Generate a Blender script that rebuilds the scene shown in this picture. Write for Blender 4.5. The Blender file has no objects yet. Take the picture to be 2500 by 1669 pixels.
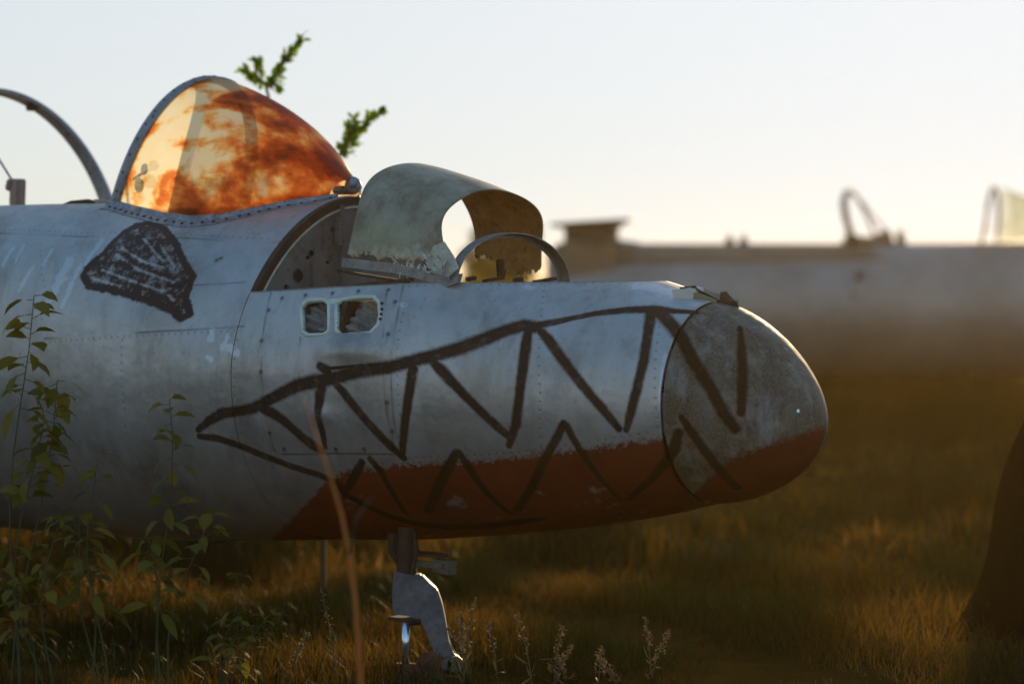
import bpy, bmesh, math, random
import numpy as np
from mathutils import Vector, Matrix
from mathutils.bvhtree import BVHTree

# ------------------------------------------------------------------ camera, sky, sun, exposure
R = math.radians
scene = bpy.context.scene
FPX, HC, YH = 5888.0, 1.55, 664.0          # focal length in photo pixels, eye height, horizon row
cam_d = bpy.data.cameras.new('camera')
cam = bpy.data.objects.new('camera', cam_d)
scene.collection.objects.link(cam)
cam.location = (0, 0, HC)
cam.rotation_euler = (R(90), 0, 0)
cam_d.sensor_width = 36
cam_d.lens = FPX / 2500 * 36
cam_d.shift_y = -(834.5 - YH) / 2500
cam_d.clip_start, cam_d.clip_end = 0.1, 3000
cam_d.dof.use_dof = True
cam_d.dof.focus_distance = 8.85
cam_d.dof.aperture_fstop = 1.25
cam_d.dof.aperture_blades = 0
scene.camera = cam

SUN_AZ, SUN_EL = R(14), R(11)             # azimuth to the right of the view direction
w = bpy.data.worlds.new('World')
scene.world = w
w.use_nodes = True
nt = w.node_tree
bg = nt.nodes['Background']
sky = nt.nodes.new('ShaderNodeTexSky')
sky.sky_type = 'NISHITA'
sky.sun_disc = False
sky.sun_elevation = SUN_EL
sky.sun_rotation = SUN_AZ
sky.air_density = 1.0
sky.dust_density = 0.8
sky.ozone_density = 2.0
hs = nt.nodes.new('ShaderNodeHueSaturation')
hs.inputs['Saturation'].default_value = 1.35
wb = nt.nodes.new('ShaderNodeMix'); wb.data_type = 'RGBA'; wb.blend_type = 'MULTIPLY'
wb.inputs[0].default_value = 1
wb.inputs[7].default_value = (0.905, 0.985, 1.085, 1)      # cool white balance of the film
# soft shoulder: A x / (x + B), so the sky near the sun stays within the film's range
va = nt.nodes.new('ShaderNodeVectorMath'); va.operation = 'ADD'; va.inputs[1].default_value = (1.6,) * 3
vd = nt.nodes.new('ShaderNodeVectorMath'); vd.operation = 'DIVIDE'
vs = nt.nodes.new('ShaderNodeVectorMath'); vs.operation = 'SCALE'; vs.inputs['Scale'].default_value = 6.3
nt.links.new(sky.outputs[0], va.inputs[0]); nt.links.new(sky.outputs[0], vd.inputs[0]); nt.links.new(va.outputs[0], vd.inputs[1])
nt.links.new(vd.outputs[0], vs.inputs[0])
nt.links.new(vs.outputs[0], hs.inputs['Color'])
nt.links.new(hs.outputs[0], wb.inputs[6])
nt.links.new(wb.outputs[2], bg.inputs['Color'])
bg.inputs['Strength'].default_value = 0.14

sl = bpy.data.lights.new('sun', 'SUN')
sl.energy = 4.3
sl.angle = R(0.5)
sl.color = (1.0, 0.73, 0.40)
sun = bpy.data.objects.new('sun', sl)
scene.collection.objects.link(sun)
sdir = Vector((math.sin(SUN_AZ) * math.cos(SUN_EL), math.cos(SUN_AZ) * math.cos(SUN_EL), math.sin(SUN_EL)))
sun.rotation_euler = sdir.to_track_quat('Z', 'Y').to_euler()

scene.view_settings.view_transform = 'Standard'
scene.view_settings.look = 'None'
scene.view_settings.gamma = 1
scene.view_settings.use_curve_mapping = False
scene.view_settings.exposure = 0.12
scene.cycles.max_bounces = 6
scene.cycles.sample_clamp_indirect = 4

# ------------------------------------------------------------------ helpers
rng = np.random.default_rng(7)
random.seed(7)
YAW = R(38)
X0, D0 = -0.636, 9.6
CY, SY = math.cos(YAW), math.sin(YAW)


def P(px, py, depth):
    return Vector(((px - 1250) / FPX * depth, depth, HC - (py - YH) / FPX * depth))


def to_local(v):
    dx, dy = v[0] - X0, v[1] - D0
    return Vector((dx * CY - dy * SY, dx * SY + dy * CY, v[2]))


def to_world(v):
    return Vector((X0 + v[0] * CY + v[1] * SY, D0 - v[0] * SY + v[1] * CY, v[2]))


def link(name, me, parent=None, mat=None, smooth=True):
    o = bpy.data.objects.new(name, me)
    scene.collection.objects.link(o)
    if parent is not None:
        o.parent = parent
    if mat is not None:
        for m in (mat if isinstance(mat, (list, tuple)) else [mat]):
            me.materials.append(m)
    if smooth and len(me.polygons):
        me.polygons.foreach_set('use_smooth', [True] * len(me.polygons))
    return o


def tag(o, label=None, cat=None, group=None, kind=None):
    if label: o['label'] = label
    if cat: o['category'] = cat
    if group: o['group'] = group
    if kind: o['kind'] = kind
    return o


def empty(name, loc, rz=0):
    o = bpy.data.objects.new(name, None)
    o.location = loc
    o.rotation_euler = (0, 0, rz)
    o.empty_display_size = 0.2
    scene.collection.objects.link(o)
    return o


def np_mesh(name, verts, faces, matidx=None):
    me = bpy.data.meshes.new(name)
    verts = np.asarray(verts, dtype=np.float32)
    faces = np.asarray(faces, dtype=np.int32)
    me.vertices.add(len(verts))
    me.vertices.foreach_set('co', verts.ravel())
    k = faces.shape[1]
    me.loops.add(faces.size)
    me.loops.foreach_set('vertex_index', faces.ravel())
    me.polygons.add(len(faces))
    me.polygons.foreach_set('loop_start', np.arange(0, faces.size, k, dtype=np.int32))
    me.polygons.foreach_set('loop_total', np.full(len(faces), k, dtype=np.int32))
    if matidx is not None:
        me.polygons.foreach_set('material_index', np.asarray(matidx, dtype=np.int32))
    me.update(calc_edges=True)
    me.validate()
    return me


def grid_faces(nu, nv):
    i, j = np.meshgrid(np.arange(nu - 1), np.arange(nv - 1), indexing='ij')
    a = i * nv + j
    return np.stack([a, a + 1, a + nv + 1, a + nv], -1).reshape(-1, 4)


class MB:
    def __init__(s):
        s.bm = bmesh.new()

    def box(s, c, size, rot=None, mi=0, bev=0.0):
        r = bmesh.ops.create_cube(s.bm, size=1)
        M = Matrix.Translation(c) @ (rot.to_4x4() if rot is not None else Matrix()) @ Matrix.Diagonal((*size, 1))
        bmesh.ops.transform(s.bm, matrix=M, verts=r['verts'])
        fs = {f for v in r['verts'] for f in v.link_faces}
        for f in fs: f.material_index = mi
        if bev:
            es = {e for v in r['verts'] for e in v.link_edges}
            rb = bmesh.ops.bevel(s.bm, geom=list(es), offset=bev, segments=2, affect='EDGES')
            for f in rb['faces']: f.material_index = mi

    def tube(s, pts, rad, n=8, mi=0, flat=None, cap=True):
        pts = [Vector(p) for p in pts]
        rr = rad if isinstance(rad, (list, tuple)) else [rad] * len(pts)
        rings = []
        for i, p in enumerate(pts):
            d = (pts[min(i + 1, len(pts) - 1)] - pts[max(i - 1, 0)]).normalized()
            up = Vector((0, 0, 1)) if abs(d.z) < .95 else Vector((1, 0, 0))
            a = d.cross(up).normalized(); b = a.cross(d)
            rings.append([s.bm.verts.new(p + (a * math.cos(t) + b * math.sin(t)) * rr[i])
                          for t in [2 * math.pi * k / n for k in range(n)]])
        for r0, r1 in zip(rings, rings[1:]):
            for k in range(n):
                f = s.bm.faces.new((r0[k], r0[(k + 1) % n], r1[(k + 1) % n], r1[k])); f.material_index = mi
        if cap:
            for r0 in (rings[0], rings[-1]):
                f = s.bm.faces.new(r0); f.material_index = mi

    def sweep(s, frames, prof, mi=0, closed=True):
        """frames: list of (pos, ax, ay); prof: list of (a, b)"""
        rings = [[s.bm.verts.new(p + ax * u + ay * v) for u, v in prof] for p, ax, ay in frames]
        n = len(prof)
        for r0, r1 in zip(rings, rings[1:]):
            for k in range(n if closed else n - 1):
                f = s.bm.faces.new((r0[k], r0[(k + 1) % n], r1[(k + 1) % n], r1[k])); f.material_index = mi
        if closed:
            for r0 in (rings[0], rings[-1]):
                f = s.bm.faces.new(r0); f.material_index = mi

    def poly(s, pts, thick, nrm, mi=0):
        """flat outline with thickness"""
        nrm = Vector(nrm).normalized()
        a = [s.bm.verts.new(Vector(p) + nrm * thick / 2) for p in pts]
        b = [s.bm.verts.new(Vector(p) - nrm * thick / 2) for p in pts]
        n = len(pts)
        fs = [s.bm.faces.new(a), s.bm.faces.new(b[::-1])]
        for k in range(n):
            fs.append(s.bm.faces.new((a[k], b[k], b[(k + 1) % n], a[(k + 1) % n])))
        for f in fs: f.material_index = mi

    def disc(s, c, nrm, r, h, n=12, mi=0):
        q = Vector(nrm).to_track_quat('Z', 'Y')
        rr = bmesh.ops.create_cone(s.bm, cap_ends=True, segments=n, radius1=r, radius2=r * .85, depth=h,
                                   matrix=Matrix.Translation(c) @ q.to_matrix().to_4x4())
        for v in rr['verts']:
            for f in v.link_faces: f.material_index = mi

    def build(s, name, mat, parent=None, smooth=False):
        bmesh.ops.recalc_face_normals(s.bm, faces=s.bm.faces)
        me = bpy.data.meshes.new(name)
        s.bm.to_mesh(me); s.bm.free()
        return link(name, me, parent, mat, smooth)


# ------------------------------------------------------------------ materials
def new_mat(name):
    m = bpy.data.materials.new(name)
    m.use_nodes = True
    t = m.node_tree
    return m, t, t.nodes['Principled BSDF']


def nd(t, typ, **kw):
    n = t.nodes.new(typ)
    for k, v in kw.items():
        if k.startswith('i_'):
            n.inputs[k[2:].replace('_', ' ')].default_value = v
        else:
            setattr(n, k, v)
    return n


def noise(t, scale, detail=4, rough=.55, coord='Object', stretch=None, dist=0):
    tc = nd(t, 'ShaderNodeTexCoord')
    n = nd(t, 'ShaderNodeTexNoise')
    n.inputs['Scale'].default_value = scale
    n.inputs['Detail'].default_value = detail
    n.inputs['Roughness'].default_value = rough
    n.inputs['Distortion'].default_value = dist
    if stretch:
        mp = nd(t, 'ShaderNodeMapping')
        mp.inputs['Scale'].default_value = stretch
        t.links.new(tc.outputs[coord], mp.inputs[0]); t.links.new(mp.outputs[0], n.inputs[0])
    else:
        t.links.new(tc.outputs[coord], n.inputs[0])
    return n.outputs['Fac']


def mrange(t, val, a, b, c=0.0, d=1.0):
    n = nd(t, 'ShaderNodeMapRange')
    n.inputs[1].default_value = a; n.inputs[2].default_value = b
    n.inputs[3].default_value = c; n.inputs[4].default_value = d
    t.links.new(val, n.inputs[0])
    return n.outputs[0]


def math_(t, op, a, b):
    n = nd(t, 'ShaderNodeMath', operation=op)
    for i, v in enumerate((a, b)):
        if isinstance(v, (int, float)): n.inputs[i].default_value = v
        else: t.links.new(v, n.inputs[i])
    return n.outputs[0]


def mix(t, fac, a, b):
    n = nd(t, 'ShaderNodeMix', data_type='RGBA')
    for i, v in ((0, fac), (6, a), (7, b)):
        if isinstance(v, (int, float)): n.inputs[i].default_value = v
        elif isinstance(v, tuple): n.inputs[i].default_value = (*v, 1)
        else: t.links.new(v, n.inputs[i])
    return n.outputs[2]


def ramp(t, val, stops):
    n = nd(t, 'ShaderNodeValToRGB')
    e = n.color_ramp.elements
    while len(e) < len(stops): e.new(.5)
    for k, (p, c) in enumerate(stops):
        e[k].position = p; e[k].color = (*c, 1)
    t.links.new(val, n.inputs[0])
    return n.outputs[0]


def bump(t, bsdf, val, strength=.3, dist=.01):
    b = nd(t, 'ShaderNodeBump')
    b.inputs['Strength'].default_value = strength
    b.inputs['Distance'].default_value = dist
    t.links.new(val, b.inputs['Height']); t.links.new(b.outputs[0], bsdf.inputs['Normal'])


def attr(t, name):
    n = nd(t, 'ShaderNodeAttribute', attribute_name=name)
    return n.outputs['Fac']


def skin_mat(name, c1, c2, metallic=.6, rough=.40, cap=False):
    m, t, b = new_mat(name)
    big = noise(t, 2.3, 5, .6)
    fine = noise(t, 45, 3, .7)
    streak = noise(t, 14, 4, .6, stretch=(1.0, 1.0, .18))
    col = mix(t, mrange(t, big, .35, .65), c1, c2)
    if cap:
        sp = noise(t, 110, 2, .8)
        col = mix(t, mrange(t, sp, .38, .60, 0, .85), col, (.035, .028, .018))
        sp2 = noise(t, 9, 5, .7)
        col = mix(t, mrange(t, sp2, .48, .72, 0, .6), col, (.28, .25, .21))
    col = mix(t, mrange(t, streak, .5, .78, 0, .38), col, (.17, .165, .16))
    col = mix(t, mrange(t, streak, .25, .45, .3, 0), col, (.52, .56, .64))
    col = mix(t, mrange(t, fine, .62, .75, 0, .35), col, (.14, .12, .10))
    grime = noise(t, 3.1, 7, .72, stretch=(1, 1, .55))
    col = mix(t, mrange(t, grime, .52, .68, 0, .5), col, (.15, .125, .10))
    # red belly paint with chips
    chip = noise(t, 6, 6, .65)
    chip2 = noise(t, 60, 3, .6)
    rv = math_(t, 'ADD', attr(t, 'red'), math_(t, 'MULTIPLY', math_(t, 'SUBTRACT', chip2, .5), .5))
    rfac = math_(t, 'MULTIPLY', mrange(t, rv, .42, .58), mrange(t, chip, .62, .72, 1, .3))
    redc = mix(t, mrange(t, big, .35, .65), (.19, .032, .014), (.115, .022, .011))
    col = mix(t, rfac, col, redc)
    # pale scuffs
    sc = math_(t, 'ADD', attr(t, 'pale'), math_(t, 'MULTIPLY', math_(t, 'SUBTRACT', noise(t, 34, 4, .75), .5), 1.8))
    col = mix(t, mrange(t, sc, .5, .8, 0, .75), col, (.60, .60, .61))
    # rust / drips
    col = mix(t, math_(t, 'MULTIPLY', attr(t, 'rust'), .85), col, (.055, .028, .014))
    # panel seams
    col = mix(t, math_(t, 'MULTIPLY', attr(t, 'line'), .8), col, (.06, .05, .045))
    # sprayed strokes
    pn = math_(t, 'ADD', attr(t, 'paint'), math_(t, 'MULTIPLY', math_(t, 'SUBTRACT', noise(t, 55, 4, .7), .5), .30))
    hatch = noise(t, 26, 3, .6)
    pf = mrange(t, pn, .30, .62)
    col = mix(t, math_(t, 'MULTIPLY', pf, mrange(t, hatch, .55, .75, .97, .82)), col, (.016, .008, .004))
    ef = math_(t, 'ADD', attr(t, 'eye'), math_(t, 'MULTIPLY', math_(t, 'SUBTRACT', noise(t, 26, 5, .75), .5), 1.0))
    col = mix(t, mrange(t, ef, .38, .60, 0, .95), col, (.030, .013, .009))
    t.links.new(col, b.inputs['Base Color'])
    pall = math_(t, 'MAXIMUM', math_(t, 'MAXIMUM', pf, rfac), mrange(t, ef, .38, .60))
    t.links.new(math_(t, 'MULTIPLY', math_(t, 'SUBTRACT', 1.0, pall), metallic), b.inputs['Metallic'])
    t.links.new(mrange(t, pall, 0, 1, .5, .12), b.inputs['Specular IOR Level'])
    rr = math_(t, 'ADD', mrange(t, fine, .3, .7, rough - .06, rough + .14), math_(t, 'MULTIPLY', pf, .15))
    t.links.new(rr, b.inputs['Roughness'])
    dents = noise(t, 5.5, 3, .5)
    h = math_(t, 'ADD', math_(t, 'MULTIPLY', dents, 1.0), math_(t, 'MULTIPLY', fine, .05))
    h = math_(t, 'SUBTRACT', h, math_(t, 'MULTIPLY', attr(t, 'line'), .12))
    bump(t, b, h, .5, .02)
    return m


M_SKIN = skin_mat('weathered_aluminium', (.37, .33, .305), (.52, .475, .45))
M_CAP = skin_mat('corroded_nose_metal', (.115, .078, .038), (.165, .12, .07), .0, .62, True)


def simple(name, c1, c2, sc=8, rough=.6, metallic=0, c3=None, bmp=.3):
    m, t, b = new_mat(name)
    n = noise(t, sc, 5, .65)
    col = mix(t, mrange(t, n, .35, .65), c1, c2)
    if c3:
        n2 = noise(t, sc * 2.7, 5, .7)
        col = mix(t, mrange(t, n2, .55, .68), col, c3)
    t.links.new(col, b.inputs['Base Color'])
    b.inputs['Roughness'].default_value = rough
    b.inputs['Metallic'].default_value = metallic
    bump(t, b, n, bmp, .01)
    return m


M_FRAME = simple('canopy_frame_metal', (.20, .20, .22), (.30, .30, .32), 12, .5, .3, (.13, .07, .035))
M_RAIL = simple('riveted_rail_metal', (.17, .17, .18), (.34, .35, .38), 22, .5, .3, (.10, .06, .035))
M_DARK = simple('dark_rust', (.035, .018, .010), (.075, .035, .016), 20, .8)
M_BULK = simple('bulkhead_metal', (.13, .125, .115), (.19, .18, .165), 9, .6, .2, (.09, .06, .04))
M_BLACK = simple('deep_recess', (.012, .010, .008), (.02, .017, .013), 9, .9)
M_HOOP = simple('green_grey_sheet', (.115, .145, .14), (.19, .225, .215), 7, .5, .25, (.15, .10, .06))
M_TORN = simple('torn_pale_metal', (.42, .41, .35), (.60, .58, .50), 30, .5, .2, (.2, .17, .12))
M_STRIP = simple('flange_strip', (.21, .20, .19), (.30, .29, .28), 26, .5, .3, (.16, .10, .06))
M_INNER = simple('interior_sheet', (.17, .16, .155), (.30, .29, .28), 25, .6, .2, (.12, .08, .06))
M_LIGHTRIM = simple('window_rim', (.55, .55, .45), (.70, .69, .58), 18, .5, .3)
M_LEG = simple('gear_casting', (.115, .11, .12), (.21, .195, .20), 18, .6, .3, (.12, .09, .08))
M_CHROME = simple('oleo_chrome', (.75, .77, .80), (.85, .86, .88), 6, .22, .9)
M_FAR = simple('far_jet_metal', (.22, .215, .20), (.33, .32, .295), 1.2, .5, .5)
M_FARBAND = simple('far_jet_brown_band', (.13, .095, .06), (.19, .14, .09), 3, .6)
M_FARDARK = simple('far_dark_metal', (.035, .033, .028), (.06, .055, .045), 5, .6)


def glass_mat(name, stops, trans=.75, scale=5.0, clear=.24):
    m, t, b = new_mat(name)
    n = noise(t, scale, 4, .55, stretch=(.9, 1, 1.1), dist=.15)
    n2 = noise(t, scale * 5, 4, .65, stretch=(.35, 1, 1.6))
    v = math_(t, 'ADD', n, math_(t, 'MULTIPLY', math_(t, 'SUBTRACT', n2, .5), .14))
    v = math_(t, 'ADD', v, attr(t, 'bias'))
    v = math_(t, 'ADD', v, .02)
    col = ramp(t, v, stops)
    tr = nd(t, 'ShaderNodeBsdfTranslucent')
    t.links.new(col, tr.inputs['Color'])
    t.links.new(col, b.inputs['Base Color'])
    b.inputs['Roughness'].default_value = .3
    mx = nd(t, 'ShaderNodeMixShader')
    mx.inputs[0].default_value = trans
    t.links.new(b.outputs[0], mx.inputs[1]); t.links.new(tr.outputs[0], mx.inputs[2])
    tp = nd(t, 'ShaderNodeBsdfTransparent'); t.links.new(col, tp.inputs['Color'])
    mx2 = nd(t, 'ShaderNodeMixShader'); mx2.inputs[0].default_value = clear
    t.links.new(mx.outputs[0], mx2.inputs[1]); t.links.new(tp.outputs[0], mx2.inputs[2])
    t.links.new(mx2.outputs[0], t.nodes['Material Output'].inputs['Surface'])
    return m


M_GLASS = glass_mat('crazed_brown_glazing', [(.30, (.24, .045, .012)), (.40, (.50, .10, .02)), (.47, (.80, .24, .05)),
                                             (.53, (.92, .55, .20)), (.58, (.95, .84, .55)), (.75, (.93, .90, .70))], .8, 5.6)


def leaf_mat(name, colours, trans=.45, spec=.15):
    m, t, b = new_mat(name)
    a = nd(t, 'ShaderNodeAttribute', attribute_name='tint')
    col = ramp(t, a.outputs['Fac'], [(k / (len(colours) - 1), c) for k, c in enumerate(colours)])
    tr = nd(t, 'ShaderNodeBsdfTranslucent')
    t.links.new(col, tr.inputs['Color']); t.links.new(col, b.inputs['Base Color'])
    b.inputs['Roughness'].default_value = .6
    b.inputs['Specular IOR Level'].default_value = spec
    mx = nd(t, 'ShaderNodeMixShader')
    mx.inputs[0].default_value = trans
    t.links.new(b.outputs[0], mx.inputs[1]); t.links.new(tr.outputs[0], mx.inputs[2])
    t.links.new(mx.outputs[0], t.nodes['Material Output'].inputs['Surface'])
    return m


M_GRASS = leaf_mat('dry_grass', [(.004, .013, .002), (.010, .017, .002), (.034, .027, .003), (.11, .056, .007), (.20, .105, .016)], .45)
M_LEAF = leaf_mat('green_leaves', [(.07, .16, .015), (.15, .28, .03), (.25, .38, .05)], .8)
M_WEED = leaf_mat('olive_weed_leaves', [(.13, .11, .012), (.20, .15, .02), (.28, .19, .03)], .5)
M_SEED = leaf_mat('dry_seed_heads', [(.11, .07, .025), (.20, .13, .06), (.30, .22, .12)], .3)
M_BUSH = leaf_mat('dark_bush_leaves', [(.004, .006, .003), (.008, .010, .004), (.012, .014, .005)], .0, 0)
M_GSTEM = simple('green_stem', (.05, .05, .012), (.08, .07, .02), 40, .8)
M_STEM = simple('stem_bark', (.06, .045, .02), (.10, .08, .03), 40, .8)

# ------------------------------------------------------------------ ground
def build_ground():
    n = 160
    ys = np.concatenate([np.linspace(-6, 40, 110), np.geomspace(42, 480, 50)])
    xs = np.concatenate([-np.geomspace(11, 300, 25)[::-1], np.linspace(-10, 10, 90), np.geomspace(11, 300, 25)])
    X, Y = np.meshgrid(xs, ys, indexing='ij')
    Z = (np.sin(X * 1.3 + .7 * Y) * .02 + np.sin(X * .5 - Y * .8 + 2) * .035 + np.sin(X * 2.9 + 1.1) * np.sin(Y * 2.3) * .015)
    Z *= np.clip((60 - np.abs(Y)) / 20, 0, 1)
    me = np_mesh('ground', np.stack([X, Y, Z], -1).reshape(-1, 3), grid_faces(len(xs), len(ys))[:, ::-1])
    m, t, b = new_mat('field_soil')
    a = noise(t, .55, 6, .6, stretch=(1, .6, 1)); c = noise(t, 7, 6, .7)
    col = ramp(t, a, [(.35, (.012, .014, .003)), (.48, (.030, .026, .006)), (.58, (.045, .028, .007)), (.7, (.055, .03, .008))])
    col = mix(t, mrange(t, c, .4, .65, 0, .7), col, (.022, .014, .006))
    t.links.new(col, b.inputs['Base Color'])
    b.inputs['Roughness'].default_value = 1
    b.inputs['Specular IOR Level'].default_value = 0
    bump(t, b, c, .6, .05)
    tag(link('ground', me, None, m), kind='structure')


build_ground()

# ------------------------------------------------------------------ near jet: section functions
def s_of(px):
    k = (px - 1250) / FPX
    return (k * D0 - X0) / (CY + k * SY)


def z_at(px, py):
    return HC - (py - YH) / FPX * (D0 - s_of(px) * SY)


ST = []   # s, z top, z bottom, half width, exponent
for s_, zt, zb, a_, e_ in ((-7.5, 1.70, .75, .42, 2.2), (-5, 1.84, .46, .66, 2.3), (-2.6, 1.88, .41, .75, 2.55), (-1.4, 1.885, .42, .76, 2.6), (-.75, 1.88, .44, .755, 2.3)):
    ST.append((s_, zt, zb, a_, e_))
for px, yt, yb, af, e_ in ((860, 481, 1312, 1.0, 1.72), (1040, 512, 1312, 1.0, 1.85), (1200, 560, 1304, 1.0, 1.95), (1400, 628, 1288, 1.0, 2.0),
                           (1620, 690, 1256, 1.0, 2.0), (1755, 738, 1226, 1.0, 2.0)):
    zt, zb = z_at(px, yt), z_at(px, yb)
    ST.append((s_of(px), zt, zb, (zt - zb) / 2 * af, e_))
ST = np.array(ST)
S_CAP = ST[-1, 0]


def pchip(x, xs, ys):
    h = np.diff(xs); d = np.diff(ys) / h
    m = np.zeros(len(xs)); m[0] = d[0]; m[-1] = d[-1]
    for i in range(1, len(xs) - 1):
        if d[i - 1] * d[i] > 0:
            w1, w2 = 2 * h[i] + h[i - 1], h[i] + 2 * h[i - 1]
            m[i] = (w1 + w2) / (w1 / d[i - 1] + w2 / d[i])
    x = np.clip(x, xs[0], xs[-1]); k = np.clip(np.searchsorted(xs, x) - 1, 0, len(h) - 1)
    t = (x - xs[k]) / h[k]
    return ((2 * t**3 - 3 * t**2 + 1) * ys[k] + (t**3 - 2 * t**2 + t) * h[k] * m[k]
            + (-2 * t**3 + 3 * t**2) * ys[k + 1] + (t**3 - t**2) * h[k] * m[k + 1])


def section(s):
    s = np.asarray(s, float)
    zt, zb, a, e = (pchip(s, ST[:, 0], ST[:, k]) for k in (1, 2, 3, 4))
    return (zt + zb) / 2, (zt - zb) / 2, a, e


def surf(s, phi):
    """phi 0 = side towards the camera, pi/2 = top; returns local coordinates"""
    s, phi = np.broadcast_arrays(np.asarray(s, float), np.asarray(phi, float))
    zc, b, a, e = section(s)
    c, sn = np.cos(phi), np.sin(phi)
    e = np.where(sn < 0, 2.1, e)
    wn = a * np.sign(c) * np.abs(c) ** (2 / e)
    z = zc + b * np.sign(sn) * np.abs(sn) ** (2 / e)
    p = np.stack([s, -wn, z], -1)
    # blisters and dents on the near side
    near = (c > -.1)
    for s0, z0, ls, lz, h in BUMPS:
        g = h * np.exp(-((s - s0) / ls) ** 2 - ((z - z0) / lz) ** 2) * near
        p[..., 1] -= g
    return p


CAP_L = 0.415


def cap_surf(t, phi):
    zt, zb = ST[-1, 1], ST[-1, 2]
    zc, r = (zt + zb) / 2, (zt - zb) / 2
    t, phi = np.broadcast_arrays(t, phi)
    k = np.clip(1 - t ** 1.55, 0, 1) ** .60
    zcc = zc - .062 * t ** 1.1
    return np.stack([S_CAP + CAP_L * t, -r * k * np.cos(phi), zcc + r * k * np.sin(phi)], -1)


BUMPS = []
# coarse uncut hull used to find where a sight line meets the skin
ss = np.linspace(-4, S_CAP, 260); ph = np.linspace(-math.pi, math.pi, 241)
Vh = surf(ss[:, None], ph[None]).reshape(-1, 3)
Fh = grid_faces(len(ss), len(ph))
tt = np.linspace(0, 1, 50) ** .7
Vc = cap_surf(tt[:, None], ph[None]).reshape(-1, 3)
Fc = grid_faces(len(tt), len(ph)) + len(Vh)
HULL = BVHTree.FromPolygons([tuple(v) for v in np.vstack([Vh, Vc])], [tuple(f) for f in np.vstack([Fh, Fc])])
CAM_L = to_local(Vector((0, 0, HC)))


def hit(px, py):
    d = (to_local(P(px, py, 10)) - CAM_L).normalized()
    loc, nrm, idx, dist = HULL.ray_cast(CAM_L, d)
    if loc is None:
        loc, nrm, idx, dist = HULL.find_nearest(to_local(P(px, py, 9)))
    if nrm.dot(d) > 0: nrm = -nrm
    return loc, nrm


def hits(pts):
    return np.array([tuple(hit(*p[:2])[0]) for p in pts])


bl = hit(862, 852)[0]; b2 = hit(790, 1015)[0]
BUMPS += [(bl[0], bl[2], .13, .045, .018), (b2[0], b2[2], .05, .035, .010)]
d1 = hit(1105, 730)[0]
BUMPS += [(d1[0], d1[2], .10, .05, -.018)]


def project(V):
    """local -> photo pixels"""
    wx = X0 + V[:, 0] * CY + V[:, 1] * SY
    wy = D0 - V[:, 0] * SY + V[:, 1] * CY
    return np.stack([1250 + FPX * wx / wy, YH - FPX * (V[:, 2] - HC) / wy], -1)


def seg_dist(V, pts, widths=None):
    """smallest distance / local stroke width from vertices to a 3D polyline"""
    best = np.full(len(V), 9.0)
    for i in range(len(pts) - 1):
        a, b = pts[i], pts[i + 1]
        ab = b - a
        t = np.clip(((V - a) @ ab) / max(ab @ ab, 1e-9), 0, 1)
        d = np.linalg.norm(V - (a + t[:, None] * ab), axis=1)
        if widths is not None:
            d = d / (widths[i] * (1 - t) + widths[i + 1] * t)
        best = np.minimum(best, d)
    return best


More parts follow.
